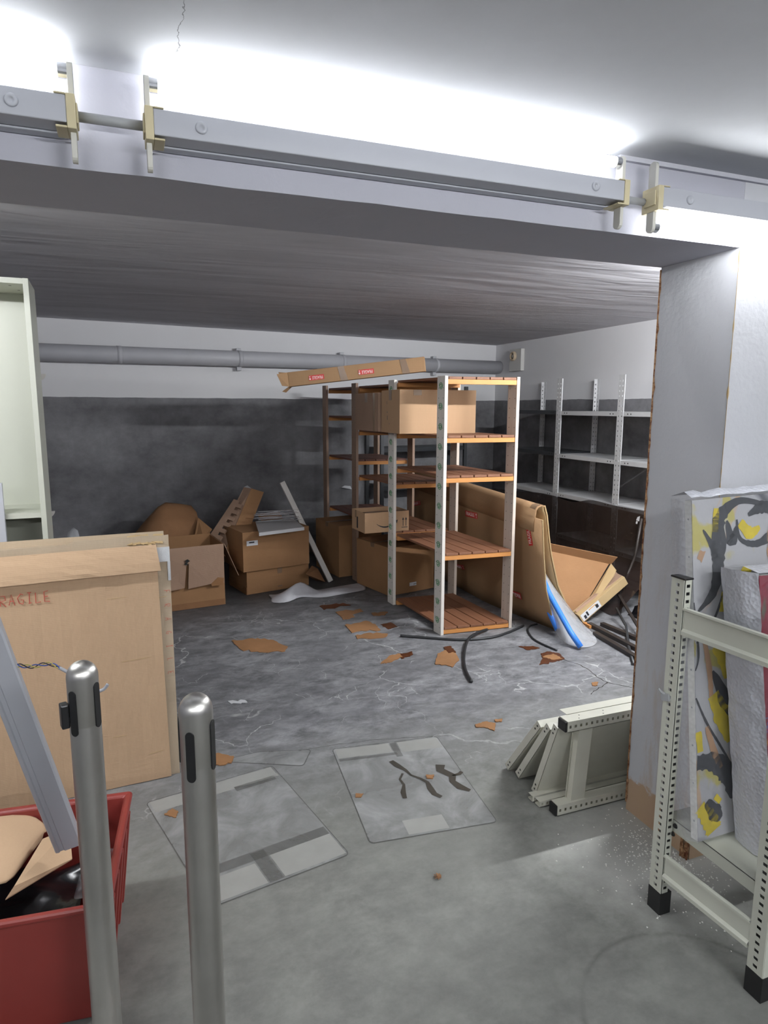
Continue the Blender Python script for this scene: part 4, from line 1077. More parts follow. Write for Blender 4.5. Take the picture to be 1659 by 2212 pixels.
# ================================================================== LID CARTON + NARROW CARTON (right)
t = thing('lid_carton', 'large tan carton lid leaning on its corner before the steel rack', 'box', (3.1, 3.9, 0))
a1, a2, a3, a4, a5 = py(1186, 1172, 4.05), py(1323, 1206, 3.97), py(1320, 1212, 3.95), py(1250, 1332, 3.80), py(1190, 1250, 3.95)
P = [py(1186, 1190, 4.08), py(1316, 1217, 3.99), py(1249, 1331, 3.82), py(1215, 1300, 3.88), py(1186, 1250, 3.98)]
MB().plate(P, 0.006).build('panel', 'card_brown', t)
MB().plate([py(1186, 1190, 4.08), py(1186, 1174, 4.05), py(1334, 1204, 3.94), py(1320, 1219, 3.985)], 0.005).build('top_flap', 'card_brown', t)
MB().plate([py(1320, 1217, 3.985), py(1331, 1231, 3.90), py(1325, 1244, 3.87), py(1258, 1338, 3.72), py(1249, 1331, 3.815)], 0.005).build('side_flap', 'card_edge', t)
t = thing('narrow_carton', 'narrow tan carton with printed white label lying beside the carton lid', 'box', (3.2, 3.75, 0.1))
n1, n2, n3, n4 = py(1250, 1330, 3.70), py(1260, 1346, 3.70), py(1357, 1261, 3.86), py(1349, 1246, 3.86)
bk = Vector((0.02, 0.10, 0.0))
MB().hexa([n2, n3, n3+bk, n2+bk, n1, n4, n4+bk, n1+bk]).build('body', 'card_edge', t, bevel=0.002)
ul = (n3-n2).normalized(); vl = (n1-n2); nl = ul.cross(vl).normalized(); nl = nl if nl.y < 0 else -nl
LL = (n3-n2).length
lb = MB().plate([n2+ul*0.012+vl*0.12+nl*0.001, n2+ul*LL*0.40+vl*0.12+nl*0.001, n2+ul*LL*0.40+vl*0.9+nl*0.001, n2+ul*0.012+vl*0.9+nl*0.001], 0.001).build('label', 'white_label', t)
pm = MB()
def onl(a, b_): return n2+ul*LL*a+vl*b_+nl*0.0028
for a0, a1_, b0, b1 in ((.06, .10, .2, .6), (.12, .15, .3, .8), (.31, .36, .3, .7)): pm.plate([onl(a0, b0), onl(a1_, b0), onl(a1_, b1), onl(a0, b1)], 0.0005)
pm.build('print', 'ink', lb)
MB().plate([onl(.18, .72), onl(.33, .72), onl(.33, .8), onl(.18, .8)], 0.0005).build('print', 'orange_ink', lb)
o = MB().plate([n1+bk*0.6+Vector((0, 0, .02)), py(1300, 1275, 3.95), py(1328, 1232, 4.0), n4+bk, n4+bk*0.3], 0.02).build('packing_insert', 'card_pink', t)
o = MB().bar(fl(1262, 1350)+Vector((0, 0, 0.012)), fl(1277, 1358)+Vector((0, 0, 0.012)), 0.03, 0.02).build('wood_block', 'batten')
tag(o, 'small orange wood block poking out under the narrow carton', 'block')

# dark bars on the floor by the pier
bars = [((1272, 1352), (1392, 1415), 'dark steel bar nearest the small wood block'),
        ((1285, 1372), (1385, 1432), 'dark steel bar at the front of the heap by the pier'),
        ((1300, 1352), (1395, 1392), 'dark steel bar at the back of the heap by the pier')]
for (a, b_, lab) in bars:
    p, q = fl(*a), fl(*b_); o = MB().bar(p+Vector((0, 0, 0.014)), q+Vector((0, 0, 0.014)), 0.035, 0.026).build('steel_bar', 'bar_dark', bevel=0.001)
    tag(o, lab, 'bar', 'dark bars on the floor by the pier')
o = MB().tube([px(1386, 1120, 3.64), px(1372, 1200, 3.60), px(1352, 1250, 3.55), fl(1338, 1330)+Vector((0, 0, 0.012))], 0.011, 8).build('steel_rod', 'bar_dark', smooth=True); tag(o, 'dark rod leaning on the plastic film just left of the pier', 'rod')
o = MB().bar(fl(1318, 1300)+Vector((0, 0, .16)), fl(1395, 1392)+Vector((0, 0, 0.03)), 0.02, 0.012).build('steel_strip', 'bar_dark')
tag(o, 'dark steel strip propped above the bars by the pier', 'strip')
o = MB().tube([fl(1330, 1340)+Vector((0, 0, .09)), fl(1352, 1362)+Vector((0, 0, .03)), fl(1358, 1400)+Vector((0, 0, .012)), fl(1368, 1438)+Vector((0, 0, .012))], 0.009, 8).build('grey_hose', 'rack_dark', smooth=True)
tag(o, 'grey hose curling over the dark bars towards the pier', 'hose')

# black hoses on the floor
def spline(pts, n=8):
    pts = [Vector(p) for p in pts]; out = []
    for i in range(len(pts)-1):
        p0 = pts[max(i-1, 0)]; p1 = pts[i]; p2 = pts[i+1]; p3 = pts[min(i+2, len(pts)-1)]
        for k in range(n):
            t_ = k/n
            out.append(0.5*((2*p1)+(-p0+p2)*t_+(2*p0-5*p1+4*p2-p3)*t_*t_+(-p0+3*p1-3*p2+p3)*t_**3))
    out.append(pts[-1]); return out
def hose(pp, r, lab, lift=0.0):
    pts = spline([fl(a, b_)+Vector((0, 0, r+0.001+(c_[0] if c_ else 0))) for a, b_, *c_ in pp])
    o = MB().tube(pts, r, 10).build('black_hose', 'rubber', smooth=True); tag(o, lab, 'hose', 'black hoses on the floor'); return o
hose([(865, 1376), (930, 1381), (1000, 1385), (1060, 1380), (1100, 1368), (1130, 1354)], 0.0085, 'long black hose lying along the front foot of the wooden rack')
hose([(1052, 1363), (1030, 1375, 0.014), (1010, 1392, 0.017), (1002, 1420), (1005, 1450), (1018, 1476)], 0.0095, 'short bent black hose crossing over the long one')
hose([(1160, 1350), (1145, 1354), (1140, 1364), (1152, 1382), (1175, 1395), (1203, 1407)], 0.006, 'thin black hose hooked in front of the folded sheet')

# ================================================================== FLOOR SHEETS AND SCRAPS
def rounded(c, r=0.03, n=4):
    out = []; m_ = len(c)
    for i in range(m_):
        p0, p1, p2 = Vector(c[i-1]), Vector(c[i]), Vector(c[(i+1) % m_]); a = (p0-p1).normalized()*r; b_ = (p2-p1).normalized()*r
        for k in range(n+1):
            t_ = k/n; out.append(p1+a*(1-t_)**2+b_*t_**2)
    return out
def floor_sheet(cs, lab, bands, darks):
    cs = [fl(*c) for c in cs]
    t = thing('floor_sheet', lab, 'sheet', tuple(cs[0]), 'pale sheets stuck to the floor')
    rc = rounded(cs, 0.02); MB().add([v_+Vector((0, 0, 0.002)) for v_ in rc], [tuple(range(len(rc)-1, -1, -1))]).build('sheet', 'sheet', t)
    A_, B_, C_, D_ = cs
    def q(s_, t_): return (A_*(1-s_)+B_*s_)*(1-t_)+(D_*(1-s_)+C_*s_)*t_
    for nm, mt, zz, lst in (('pale_band', 'sheet_band', 0.0026, bands), ('dark_band', 'sheet_dark', 0.0032, darks)):
        for s0_, s1_, t0, t1 in lst:
            MB().add([v_+Vector((0, 0, zz)) for v_ in (q(s0_, t0), q(s1_, t0), q(s1_, t1), q(s0_, t1))], [(0, 1, 2, 3)]).build(nm, mt, t)
            zz += 0.0002
    # dirt line round the edge
    MB().tube([p+Vector((0, 0, 0.001)) for p in rounded(cs, 0.02)]+[rounded(cs, 0.02)[0]], 0.0022, 5).build('dirty_edge', 'sheet_dark', t)
    return t, q
t1, q1 = floor_sheet([(718, 1619), (943, 1592), (1074, 1776), (800, 1823)], 'pale rectangular sheet stuck to the floor, right one with wet marks',
                     [(0.02, 0.52, 0.015, 0.13), (0.60, 0.985, 0.015, 0.15), (0.30, 0.62, 0.86, 0.985)], [(0.02, 0.55, 0.14, 0.17), (0.53, 0.59, 0.015, 0.2)])
mb = MB()
def wet(pts, w0):
    P_ = [q1(*p) for p in pts]; L_, R_ = [], []
    for i, p in enumerate(P_):
        d = (P_[min(i+1, len(P_)-1)]-P_[max(0, i-1)]).normalized(); s_ = Vector((-d.y, d.x, 0))*w0*random.uniform(0.4, 1.3); L_.append(p+s_+Vector((0, 0, .0032))); R_.append(p-s_+Vector((0, 0, .0032)))
    mb.grid([L_, R_])
wet(spline([(0.50, .22, 0), (0.53, .36, 0), (0.60, .44, 0), (0.66, .52, 0), (0.66, .66, 0), (0.70, .72, 0)], 5) if False else [(0.46, .24), (0.49, .30), (0.54, .37), (0.56, .43), (0.62, .48), (0.66, .53), (0.655, .60), (0.66, .66), (0.70, .70)], 0.011)
wet([(0.50, .40), (0.45, .46), (0.46, .52), (0.42, .60), (0.41, .66)], 0.010)
wet([(0.86, .36), (0.83, .42), (0.90, .50), (0.87, .56), (0.90, .63), (0.96, .68)], 0.016); wet([(0.90, .50), (0.97, .49), (1.0, .47)], 0.01)
mb.build('wet_mark', 'wet_mark', t1)
floor_sheet([(316, 1735), (588, 1655), (755, 1846), (455, 1962)], 'pale rectangular sheet stuck to the floor, left one behind the steel posts',
            [(0.02, 0.98, 0.01, 0.10), (0.02, 0.40, 0.82, 0.985), (0.52, 0.985, 0.80, 0.985), (0.02, 0.985, 0.10, 0.13)], [(0.62, 0.95, 0.11, 0.16), (0.02, 0.985, 0.73, 0.80), (0.41, 0.51, 0.74, 0.99)])
floor_sheet([(470, 1645), (560, 1625), (672, 1620), (655, 1655)], 'faint small sheet stuck to the floor left of the wet marked one', [], [])

def scrap(pts, lab, mat='card_scrap', th=0.004, name='cardboard_scrap', cat='cardboard scrap', curl=0.0):
    P_ = []
    n = len(pts)
    for i in range(n):
        a, b_ = Vector((*pts[i], 0)), Vector((*pts[(i+1) % n], 0))
        P_.append(fl(a.x, a.y))
        for k in (0.15, 0.32, 0.5, 0.66, 0.83):
            c_ = a.lerp(b_, k); L_ = (b_-a).length*0.085
            P_.append(fl(c_.x+random.uniform(-L_, L_), c_.y+random.uniform(-L_, L_)*0.5))
    mb = MB(); mb.prism([p+Vector((0, 0, 0.001)) for p in P_], (0, 0, th))
    o = mb.build(name, mat); tag(o, lab, cat, 'cardboard scraps on the floor' if 'scrap' in name else None); return o
scrap([(500, 1385), (545, 1380), (585, 1383), (622, 1398), (615, 1408), (570, 1410), (520, 1404)], 'flat brown scrap left of centre, half rotted, before the two stacked cartons')
scrap([(745, 1352), (790, 1342), (812, 1350), (822, 1362), (760, 1368)], 'brown scrap in the largest group left of the rack, upper big one')
scrap([(768, 1374), (800, 1368), (838, 1370), (835, 1376), (772, 1381)], 'narrow brown scrap just below the upper big one')
scrap([(725, 1323), (778, 1316), (785, 1322), (735, 1331)], 'dull brown strip of card above the big scrap left of the rack', 'card_damp')
scrap([(735, 1332), (762, 1329), (766, 1334), (742, 1340)], 'small dull brown strip touching the scraps left of the rack', 'card_damp')
scrap([(802, 1325), (838, 1323), (830, 1330), (806, 1330)], 'tiny brown scrap nearest the second rack post', 'card_damp')
scrap([(690, 1310), (740, 1303), (758, 1308), (700, 1318)], 'dark brown rotten strip in front of the foam wrap', 'card_wet', 0.002)
scrap([(822, 1350), (845, 1345), (858, 1354), (838, 1360)], 'black wet scrap beside the front post of the wooden rack', 'card_wet', 0.002)
scrap([(822, 1435), (842, 1417), (862, 1413), (870, 1420), (842, 1432)], 'small curled orange brown scrap at the left of the hose')
scrap([(855, 1415), (890, 1408), (892, 1415), (868, 1424)], 'dark wet strip trailing from the small curled scrap', 'card_wet', 0.003)
scrap([(940, 1436), (945, 1414), (962, 1405), (985, 1412), (992, 1425), (978, 1442), (965, 1438)], 'torn tan scrap left of the short bent hose')
scrap([(958, 1400), (972, 1397), (985, 1410), (968, 1412)], 'dark wet scrap on top edge of the torn tan scrap', 'card_wet', 0.006)
scrap([(1120, 1397), (1150, 1396), (1166, 1401), (1140, 1405)], 'dark rotten patch of card nearest the thin hooked hose', 'card_wet', 0.002)
scrap([(1168, 1412), (1185, 1408), (1208, 1412), (1220, 1424), (1200, 1430), (1165, 1437), (1172, 1424)], 'rust brown scrap below the thin hooked hose', 'card_wet', 0.002)
scrap([(1172, 1420), (1195, 1413), (1215, 1424), (1196, 1427)], 'orange fibre strip lying on the rust brown scrap', 'card_scrap', 0.004)
scrap([(1026, 1566), (1050, 1560), (1070, 1563), (1068, 1580), (1045, 1572), (1028, 1572)], 'orange scrap in the open floor above the right sheet')
scrap([(1068, 1556), (1085, 1554), (1084, 1560), (1070, 1560)], 'tiny orange flake beside the orange scrap in open floor')
scrap([(455, 1632), (470, 1628), (505, 1635), (500, 1650), (462, 1655)], 'brown scrap just right of the second steel post')
scrap([(355, 1762), (372, 1748), (385, 1755), (380, 1768)], 'brown flake lying on the left floor sheet between the steel posts')
scrap([(768, 1716), (785, 1716), (780, 1724), (768, 1724)], 'brown flake at the left side of the right floor sheet', th=0.004)
scrap([(920, 1676), (938, 1676), (935, 1684), (922, 1683)], 'tiny brown flake between the wet marks', th=0.005)
scrap([(1278, 1476), (1292, 1474), (1290, 1482), (1280, 1483)], 'tiny brown flake by the crack near the pier')
scrap([(492, 1515), (530, 1513), (535, 1518), (500, 1521)], 'small torn white paper strip on the floor behind the steel posts', 'white_label', 0.002, 'paper_strip', 'paper')
mb = MB(); c_ = fl(945, 1896)
for i in range(7):
    a = i*0.9; mb.plate([c_+Vector((0, 0, 0.002)), c_+Vector((0.014*math.cos(a), 0.014*math.sin(a), 0.003)), c_+Vector((0.013*math.cos(a+.7), 0.013*math.sin(a+.7), 0.009))], 0.001)
o = mb.build('dry_leaf', 'card_damp'); tag(o, 'small crumpled dry leaf alone on the front floor', 'leaf')

# hairline cracks in the slab
def crack(pts, wd, name, lab):
    P_ = spline([fl(a, b_) for a, b_ in pts], 6); L_, R_ = [], []
    for i, p in enumerate(P_):
        d = (P_[min(i+1, len(P_)-1)]-P_[max(0, i-1)]).normalized(); j = Vector((-d.y, d.x, 0))
        o_ = j*0.012*noise.noise(Vector((i*0.9, wd*900, 0))); w_ = wd*(0.4+abs(noise.noise(Vector((i*0.7, 5, 0))))*2)
        L_.append(p+o_+j*w_+Vector((0, 0, .0006))); R_.append(p+o_-j*w_+Vector((0, 0, .0006)))
    o = MB().grid([L_, R_]).build(name, 'wet_mark'); o['kind'] = 'structure'
crack([(1215, 1424), (1260, 1440), (1290, 1462), (1312, 1474), (1365, 1485)], 0.0035, 'floor_crack', '')
crack([(1312, 1474), (1295, 1486), (1275, 1500)], 0.003, 'floor_crack', '')
crack([(530, 1636), (600, 1632), (700, 1612), (800, 1600), (935, 1590)], 0.0014, 'floor_crack', '')

# ================================================================== PILE OF RACK PARTS BY THE PIER
XP0 = 1.425; XL = 0.80
def tray_panel(yb, yt, zt_, lab, dx=0.0):
    t = thing('shelf_panel', lab, 'panel', (XP0+dx, yb, 0), 'cream steel shelf panels leaning by the pier')
    a = Vector((XP0+dx, yb, 0.004)); b_ = Vector((XP0+dx, yt, zt_)); L_ = Vector((XL, -0.0, 0)); d = (b_-a).normalized()
    n_ = L_.normalized().cross(d).normalized(); n_ = n_ if n_.y > 0 else -n_
    mb = MB(); th = 0.030
    mb.prism([a, b_, b_+L_, a+L_], n_*0.0015)
    mb.build('plate', 'pile_white', t)
    mb = MB(); mb.prism([a, b_, b_-n_*th*0, b_+n_*th, a+n_*th], Vector((0.0015, 0, 0))); mb.m = 1
    for s_ in (0.06, 0.12, 0.90, 0.96):
        p = a.lerp(b_, s_)+n_*(th*0.5 if s_ in (0.06, 0.96) else th*0.55); mb.T = frame4(p+Vector((-0.001, 0, 0)), d, (-1, 0, 0)); mb.lathe([(0.0001, 0), (0.0045, 0)], n=8)
    mb.T = Matrix.Identity(4)
    mb.build('end_lip', ['pile_white', 'slot'], t)
    MB().prism([b_, b_+L_, b_+L_+n_*th, b_+n_*th], -d*0.0015).build('long_lip', 'pile_white', t)
    MB().prism([a, a+L_, a+L_+n_*th, a+n_*th], d*0.0015).build('long_lip', 'pile_white', t)
    MB().prism([a+n_*th, a+L_+n_*th, a+L_+n_*th+d*0.012, a+n_*th+d*0.012], n_*0.0015).build('long_lip', 'pile_white', t)
tray_panel(2.235, 2.015, 0.305, 'leaning cream shelf panel furthest left in the pile by the pier', 0.0)
tray_panel(2.165, 1.965, 0.318, 'leaning cream shelf panel second from the left by the pier', 0.008)
tray_panel(2.040, 1.915, 0.345, 'leaning cream shelf panel third from left, behind the ladder frame', 0.006)
def channel(a, L_, h, wd, parent, nm, holes=True, mat='pile_white'):
    """C channel: perforated face to -Y, plain top and bottom"""
    a = Vector(a); mb = MB()
    mb.perf(a, (0, 0, 1), (1, 0, 0), h, L_, 0.011, 0.009, 0.024)
    mb.add([a, a+Vector((L_, 0, 0)), a+Vector((L_, wd, 0)), a+Vector((0, wd, 0))], [(0, 1, 2, 3)])
    mb.add([a+Vector((0, 0, h)), a+Vector((L_, 0, h)), a+Vector((L_, wd, h)), a+Vector((0, wd, h))], [(0, 1, 2, 3)])
    mb.add([a+Vector((0, wd, 0)), a+Vector((L_, wd, 0)), a+Vector((L_, wd, h*0.3)), a+Vector((0, wd, h*0.3))], [(0, 1, 2, 3)])
    return mb.build(nm, mat, parent, solid=0.0018)
lf = thing('ladder_frame', 'cream perforated ladder frame resting on its side by the pier', 'frame', (XP0, 1.93, 0))
channel((1.432, 1.895, 0.004), 1.05, 0.040, 0.042, lf, 'rail'); channel((1.442, 1.872, 0.350), 1.05, 0.040, 0.050, lf, 'rail')
MB().box(1.423, 1.432, 1.896, 1.936, 0.004, 0.044).build('end_plug', 'black_plastic', lf, bevel=0.001)
MB().box(1.433, 1.442, 1.874, 1.920, 0.351, 0.389).build('end_plug', 'black_plastic', lf, bevel=0.001)
mb = MB(); mb.prism([(1.500, 1.905, 0.045), (1.560, 1.905, 0.045), (1.565, 1.885, 0.349), (1.505, 1.885, 0.349)], (0, 0.002, 0)); mb.prism([(1.500, 1.905, 0.045), (1.505, 1.885, 0.349), (1.505, 1.915, 0.349), (1.500, 1.935, 0.045)], (-0.002, 0, 0)); mb.prism([(1.490, 1.93, 0.045), (1.500, 1.935, 0.045), (1.505, 1.915, 0.349), (1.495, 1.91, 0.349)], (0, 0.002, 0))
mb.build('crossbar', 'pile_white', lf)
mb = MB()
for xx, yy in ((1.50, 1.885), (1.515, 1.905), (1.61, 1.885), (1.625, 1.905)):
    mb.T = Matrix.Translation((xx, yy, 0.3915)); mb.lathe([(0.0001, 0.0006), (0.0055, 0)], n=10)
mb.build('bolt_hole', 'slot', lf)
def rail_obj(a, L_, lab):
    t = thing('steel_rail', lab, 'rail', a, 'loose cream rails by the pier'); channel(a, L_, 0.022, 0.030, t, 'channel'); return t
rail_obj((1.400, 1.965, 0.004), 1.0, 'loose cream rail on the floor directly behind the ladder frame foot')
rail_obj((1.395, 2.005, 0.004), 1.0, 'loose cream rail on the floor closest to the leaning panels')
o = thing('steel_rail', 'wide cream rail lying on top of the leaning panels', 'rail', (1.49, 1.94, .39), 'loose cream rails by the pier')
channel((1.475, 1.926, 0.352), 1.0, 0.038, 0.045, o, 'channel')

# ================================================================== WHITE RACK WITH PICTURES (right)
wr = thing('cream_rack', 'low cream perforated steel rack with black feet at the right edge', 'shelving', (1.45, 1.2, 0))
def rack_post(x, y, sy, plainy=False):
    mb = MB(); h0, h1 = 0.055, 1.052
    mb.perf((x, y, h0), (0, sy, 0), (0, 0, 1), 0.046, h1-h0, 0.013, 0.0095, 0.0225)
    if plainy: mb.box(x+0.001, x+0.040, y-0.001, y+0.001, h0, h1)
    else: mb.perf((x+0.004, y, h0), (1, 0, 0), (0, 0, 1), 0.022, h1-h0, 0.013, 0.0095, 0.0225)
    mb.m = 1; mb.add([(x+0.024, y+0.001*sy, h0), (x+0.024, y+0.046*sy, h0), (x+0.024, y+0.046*sy, h1), (x+0.024, y+0.001*sy, h1)], [(0, 1, 2, 3)])  # dark inner plane: shade inside the post put into its colour
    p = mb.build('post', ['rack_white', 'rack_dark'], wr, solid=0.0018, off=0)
    for q0, q1_ in ((-0.001, 0.003), ):
        e = MB(); e.prism([(x-0.002, y-0.003*sy, 0.0), (x-0.002, y+0.048*sy, 0.0), (x+0.014, y+0.048*sy, 0.0), (x+0.017, y+0.020*sy, 0.0), (x+0.040, y+0.014*sy, 0.0), (x+0.040, y-0.003*sy, 0.0)], (0, 0, 0.072)); e.build('foot', 'black_plastic', p, bevel=0.001)
        e = MB(); e.prism([(x-0.003, y-0.004*sy, 1.052), (x-0.003, y+0.049*sy, 1.052), (x+0.030, y+0.049*sy, 1.052), (x+0.030, y-0.004*sy, 1.052)], (0, 0, 0.005)); e.build('cap', 'black_plastic', p, bevel=0.001)
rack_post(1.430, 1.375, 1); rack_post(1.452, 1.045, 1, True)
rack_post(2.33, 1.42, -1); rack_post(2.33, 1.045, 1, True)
def crossbar(z0, z1, name='crossbar'):
    a, b_ = Vector((1.438, 1.372, 0)), Vector((1.456, 1.092, 0)); mb = MB(); up_ = Vector((0, 0, 1))
    out = Vector((-1, 0, 0))
    prof_ = [(0.0, z0), (0.010, z0), (0.010, z0+0.010), (0.002, z0+0.017), (0.002, z1-0.010), (0.010, z1-0.004), (0.010, z1), (0.0, z1)]
    mb.add([a+out*o_+up_*z for o_, z in prof_]+[b_+out*o_+up_*z for o_, z in prof_], [(i, i+1, 8+i+1, 8+i) for i in range(7)])
    return mb.build(name, 'rack_white', wr, solid=0.0015, off=-1)
crossbar(0.895, 0.972); crossbar(0.126, 0.204)
mb = MB(); mb.box(1.458, 2.33, 1.075, 1.405, 0.3125, 0.314); mb.box(1.458, 1.4595, 1.075, 1.405, 0.276, 0.314); mb.box(1.458, 2.33, 1.075, 1.0765, 0.276, 0.314); mb.box(1.458, 2.33, 1.4035, 1.405, 0.276, 0.314)
mb.build('shelf', 'melamine', wr)
for (yy, zz) in ((1.365, 0.298), (1.372, 0.268), (1.365, 0.118)):
    MB(frame4((1.4575, yy, zz), (0, 1, 0), (-1, 0, 0))).lathe([(0.0001, 0.005), (0.006, 0.004), (0.008, 0)], n=12).build('bolt', 'slot', wr)
mb = MB(); mb.tube([(1.424, 1.412, 0.70), (1.418, 1.418, 0.705), (1.412, 1.424, 0.715)], 0.004, 8); mb.bar((1.428, 1.395, 0.695), (1.424, 1.418, 0.690), 0.014, 0.02)
mb.build('clip', 'conduit', wr)

def picture(label, bl, tl, wdv, depth, mat, wrapd, edge=0.003):
    """canvas on stretcher: bl/tl front-left edge bottom/top, wdv along the width, depth vector backwards"""
    t = thing('wrapped_canvas', label, 'picture', tuple(bl)); bl, tl, wdv = Vector(bl), Vector(tl), Vector(wdv)
    up_ = (tl-bl); n_ = wdv.cross(up_).normalized(); n_ = n_ if n_.y > 0 else -n_
    d = n_*depth; g = n_*0.002
    MB().hexa([bl+g, bl+wdv+g, bl+wdv+d, bl+d, tl+g, tl+wdv+g, tl+wdv+d, tl+d]).build('stretcher', 'powder', t, bevel=0.001)
    cvs = MB(); o = bpy.data.objects
    cvs.prism([bl, bl+wdv, tl+wdv, tl], n_*0.002).build('painted_face', mat, t)
    st = MB(); nS = 9
    for i in range(nS):
        p = bl.lerp(tl, (i+0.5)/nS)+d*0.5; st.T = frame4(p-wdv.normalized()*0.0008, up_, -wdv); st.lathe([(0.0001, 0.0006), (0.0030, 0)], n=8)
    st.build('tack', 'conduit', t)
    a = wdv.normalized()*0.006; uu = up_.normalized()*0.008; f_ = -n_*0.006
    s_ = n_*wrapd
    p = [bl-a+f_, bl+wdv+a+f_, bl+wdv+a+s_, bl-a+s_, tl-a+f_+uu, tl+wdv+a+f_+uu, tl+wdv+a+s_+uu, tl-a+s_+uu]
    mb = MB(); nx, nz = 26, 40; rows = []
    for j in range(nz+1):
        r_ = []
        for i in range(nx+1):
            q = (p[0].lerp(p[1], i/nx)).lerp(p[4].lerp(p[5], i/nx), j/nz); q = q-n_*0.005*abs(noise.noise(Vector((i*0.35, j*0.3, bl.x*9)))); r_.append(q)
        rows.append(r_)
    mb.grid(rows); mb.build('bubble_wrap', 'bubble', t, smooth=True)
    mb = MB(); rows = []
    for j in range(nz+1):
        r_ = []
        for i in range(9):
            q = (p[0].lerp(p[3], i/8)).lerp(p[4].lerp(p[7], i/8), j/nz); q = q-wdv.normalized()*(0.012*math.sin(math.pi*i/8)+0.006*noise.noise(Vector((i*0.5, j*0.4, 4)))); r_.append(q)
        rows.append(r_)
    mb.grid(rows)
    return t, p, n_, mb
t, p, n_, mb = picture('tall bubble-wrapped canvas in grey, black and yellow on the cream rack', (1.437, 1.262, 0.320), (1.478, 1.418, 1.270), (0.62, -0.02, 0.02), 0.028, 'canvas_a', 0.075)
mb.build('side_wrap', 'bubble_side', t, smooth=True)
mb = MB(); rows = []
for i in range(21):
    a = i/20; w1 = 0.006*noise.noise(Vector((i*0.8, 0, 0)))
    rows.append([p[4].lerp(p[5], a)+Vector((0, 0, w1)), p[4].lerp(p[5], a)+n_*0.03+Vector((0, 0, 0.018+w1*2)), p[7].lerp(p[6], a)+Vector((0, 0, 0.008))])
mb.grid(rows).build('top_wrap', 'bubble_thick', t, smooth=True)
# painted strokes on the tall canvas
bl, tl = Vector((1.437, 1.262, 0.320)), Vector((1.478, 1.418, 1.270)); wv_ = Vector((0.62, -0.02, 0.02))
def cvp(a, b_): return bl+wv_*a+(tl-bl)*b_-n_*0.0015
def stroke(pts, ws, mat):
    P_ = spline([Vector((a, b_, 0)) for a, b_ in pts], 8); L_, R_ = [], []; m_ = len(P_)
    for i, q in enumerate(P_):
        d = (P_[min(i+1, m_-1)]-P_[max(0, i-1)]); d = Vector((d.x*0.62, d.y*0.95, 0)).normalized()
        k_ = i/(m_-1)*(len(ws)-1); w_ = ws[int(k_)]*(1-k_+int(k_))+ws[min(int(k_)+1, len(ws)-1)]*(k_-int(k_)); w_ *= 0.8+0.5*abs(noise.noise(Vector((i*0.8, w_*80, 0))))
        s_ = Vector((-d.y/0.62, d.x/0.95, 0))*w_; L_.append(cvp(q.x+s_.x, q.y+s_.y)); R_.append(cvp(q.x-s_.x, q.y-s_.y))
    mb = MB(); mb.grid([L_, R_]); return mb
M['paint_black'] = plain('paint_black', (0.035, 0.038, 0.045), 0.5, var=0.4, scale=60); M['paint_yellow'] = plain('paint_yellow', (0.60, 0.47, 0.02), 0.5, var=0.25, scale=40); M['paint_tan'] = plain('paint_tan', (0.42, 0.25, 0.14), 0.6, var=0.15, scale=30)
K = MB()
def addm(src): K.add(src.v, src.f); 
def S_(pts, ws): K.v and None; s = stroke(pts, ws, None); K.add(s.v, s.f)
S_([(0.42, .97), (0.27, .985), (0.16, .94), (0.15, .86), (0.14, .78), (0.11, .72), (0.02, .67)], [.006, .012, .022, .03, .02, .016, .003])
S_([(0.20, .93), (0.23, .87), (0.26, .91)], [.004, .022, .004]); S_([(0.26, .93), (0.28, .87), (0.38, .85), (0.48, .88), (0.50, .94), (0.42, .96), (0.33, .94)], [.004, .006, .012, .018, .02, .02, .006])
S_([(0.01, .58), (0.10, .63), (0.16, .70), (0.19, .78)], [.003, .005, .004, .002]); S_([(0.30, .66), (0.38, .75)], [.002, .004]); S_([(0.06, .91), (0.11, .86), (0.13, .82)], [.003, .01, .015])
S_([(0.0, .42), (0.06, .34), (0.13, .27), (0.20, .20)], [.003, .004, .004, .003]); S_([(0.0, .23), (0.10, .22), (0.18, .17), (0.20, .10)], [.02, .03, .035, .006]); S_([(0.05, .11), (0.10, .07), (0.13, .05)], [.012, .03, .01])
S_([(0.10, .49), (0.17, .40), (0.22, .34)], [.004, .03, .01]); S_([(0.0, .70), (0.02, .55), (0.0, .50)], [.002, .004, .002])
K.build('black_strokes', 'paint_black', t); K = MB()
S_([(0.14, .97), (0.13, .90)], [.01, .014]); S_([(0.28, .92), (0.34, .885), (0.40, .90)], [.014, .02, .006]); S_([(0.20, .66), (0.27, .72), (0.32, .78)], [.006, .014, .02]); S_([(0.17, .72), (0.16, .66)], [.006, .01])
S_([(0.11, .56), (0.17, .52), (0.18, .46)], [.012, .03, .01]); S_([(0.10, .42), (0.16, .34), (0.19, .27)], [.02, .035, .01]); S_([(0.01, .32), (0.02, .26)], [.012, .012]); S_([(0.01, .10), (0.06, .06), (0.09, .02)], [.02, .03, .03]); S_([(0.10, .12), (0.13, .10)], [.01, .008])
K.build('yellow_strokes', 'paint_yellow', t); K = MB()
S_([(0.52, .95), (0.50, .85), (0.47, .74)], [.04, .04, .01]); S_([(0.05, .60), (0.08, .50), (0.09, .40)], [.006, .012, .006]); S_([(0.06, .33), (0.10, .25), (0.14, .20)], [.008, .014, .006]); S_([(0.03, .84), (0.06, .83)], [.012, .018])
K.build('tan_strokes', 'paint_tan', t)

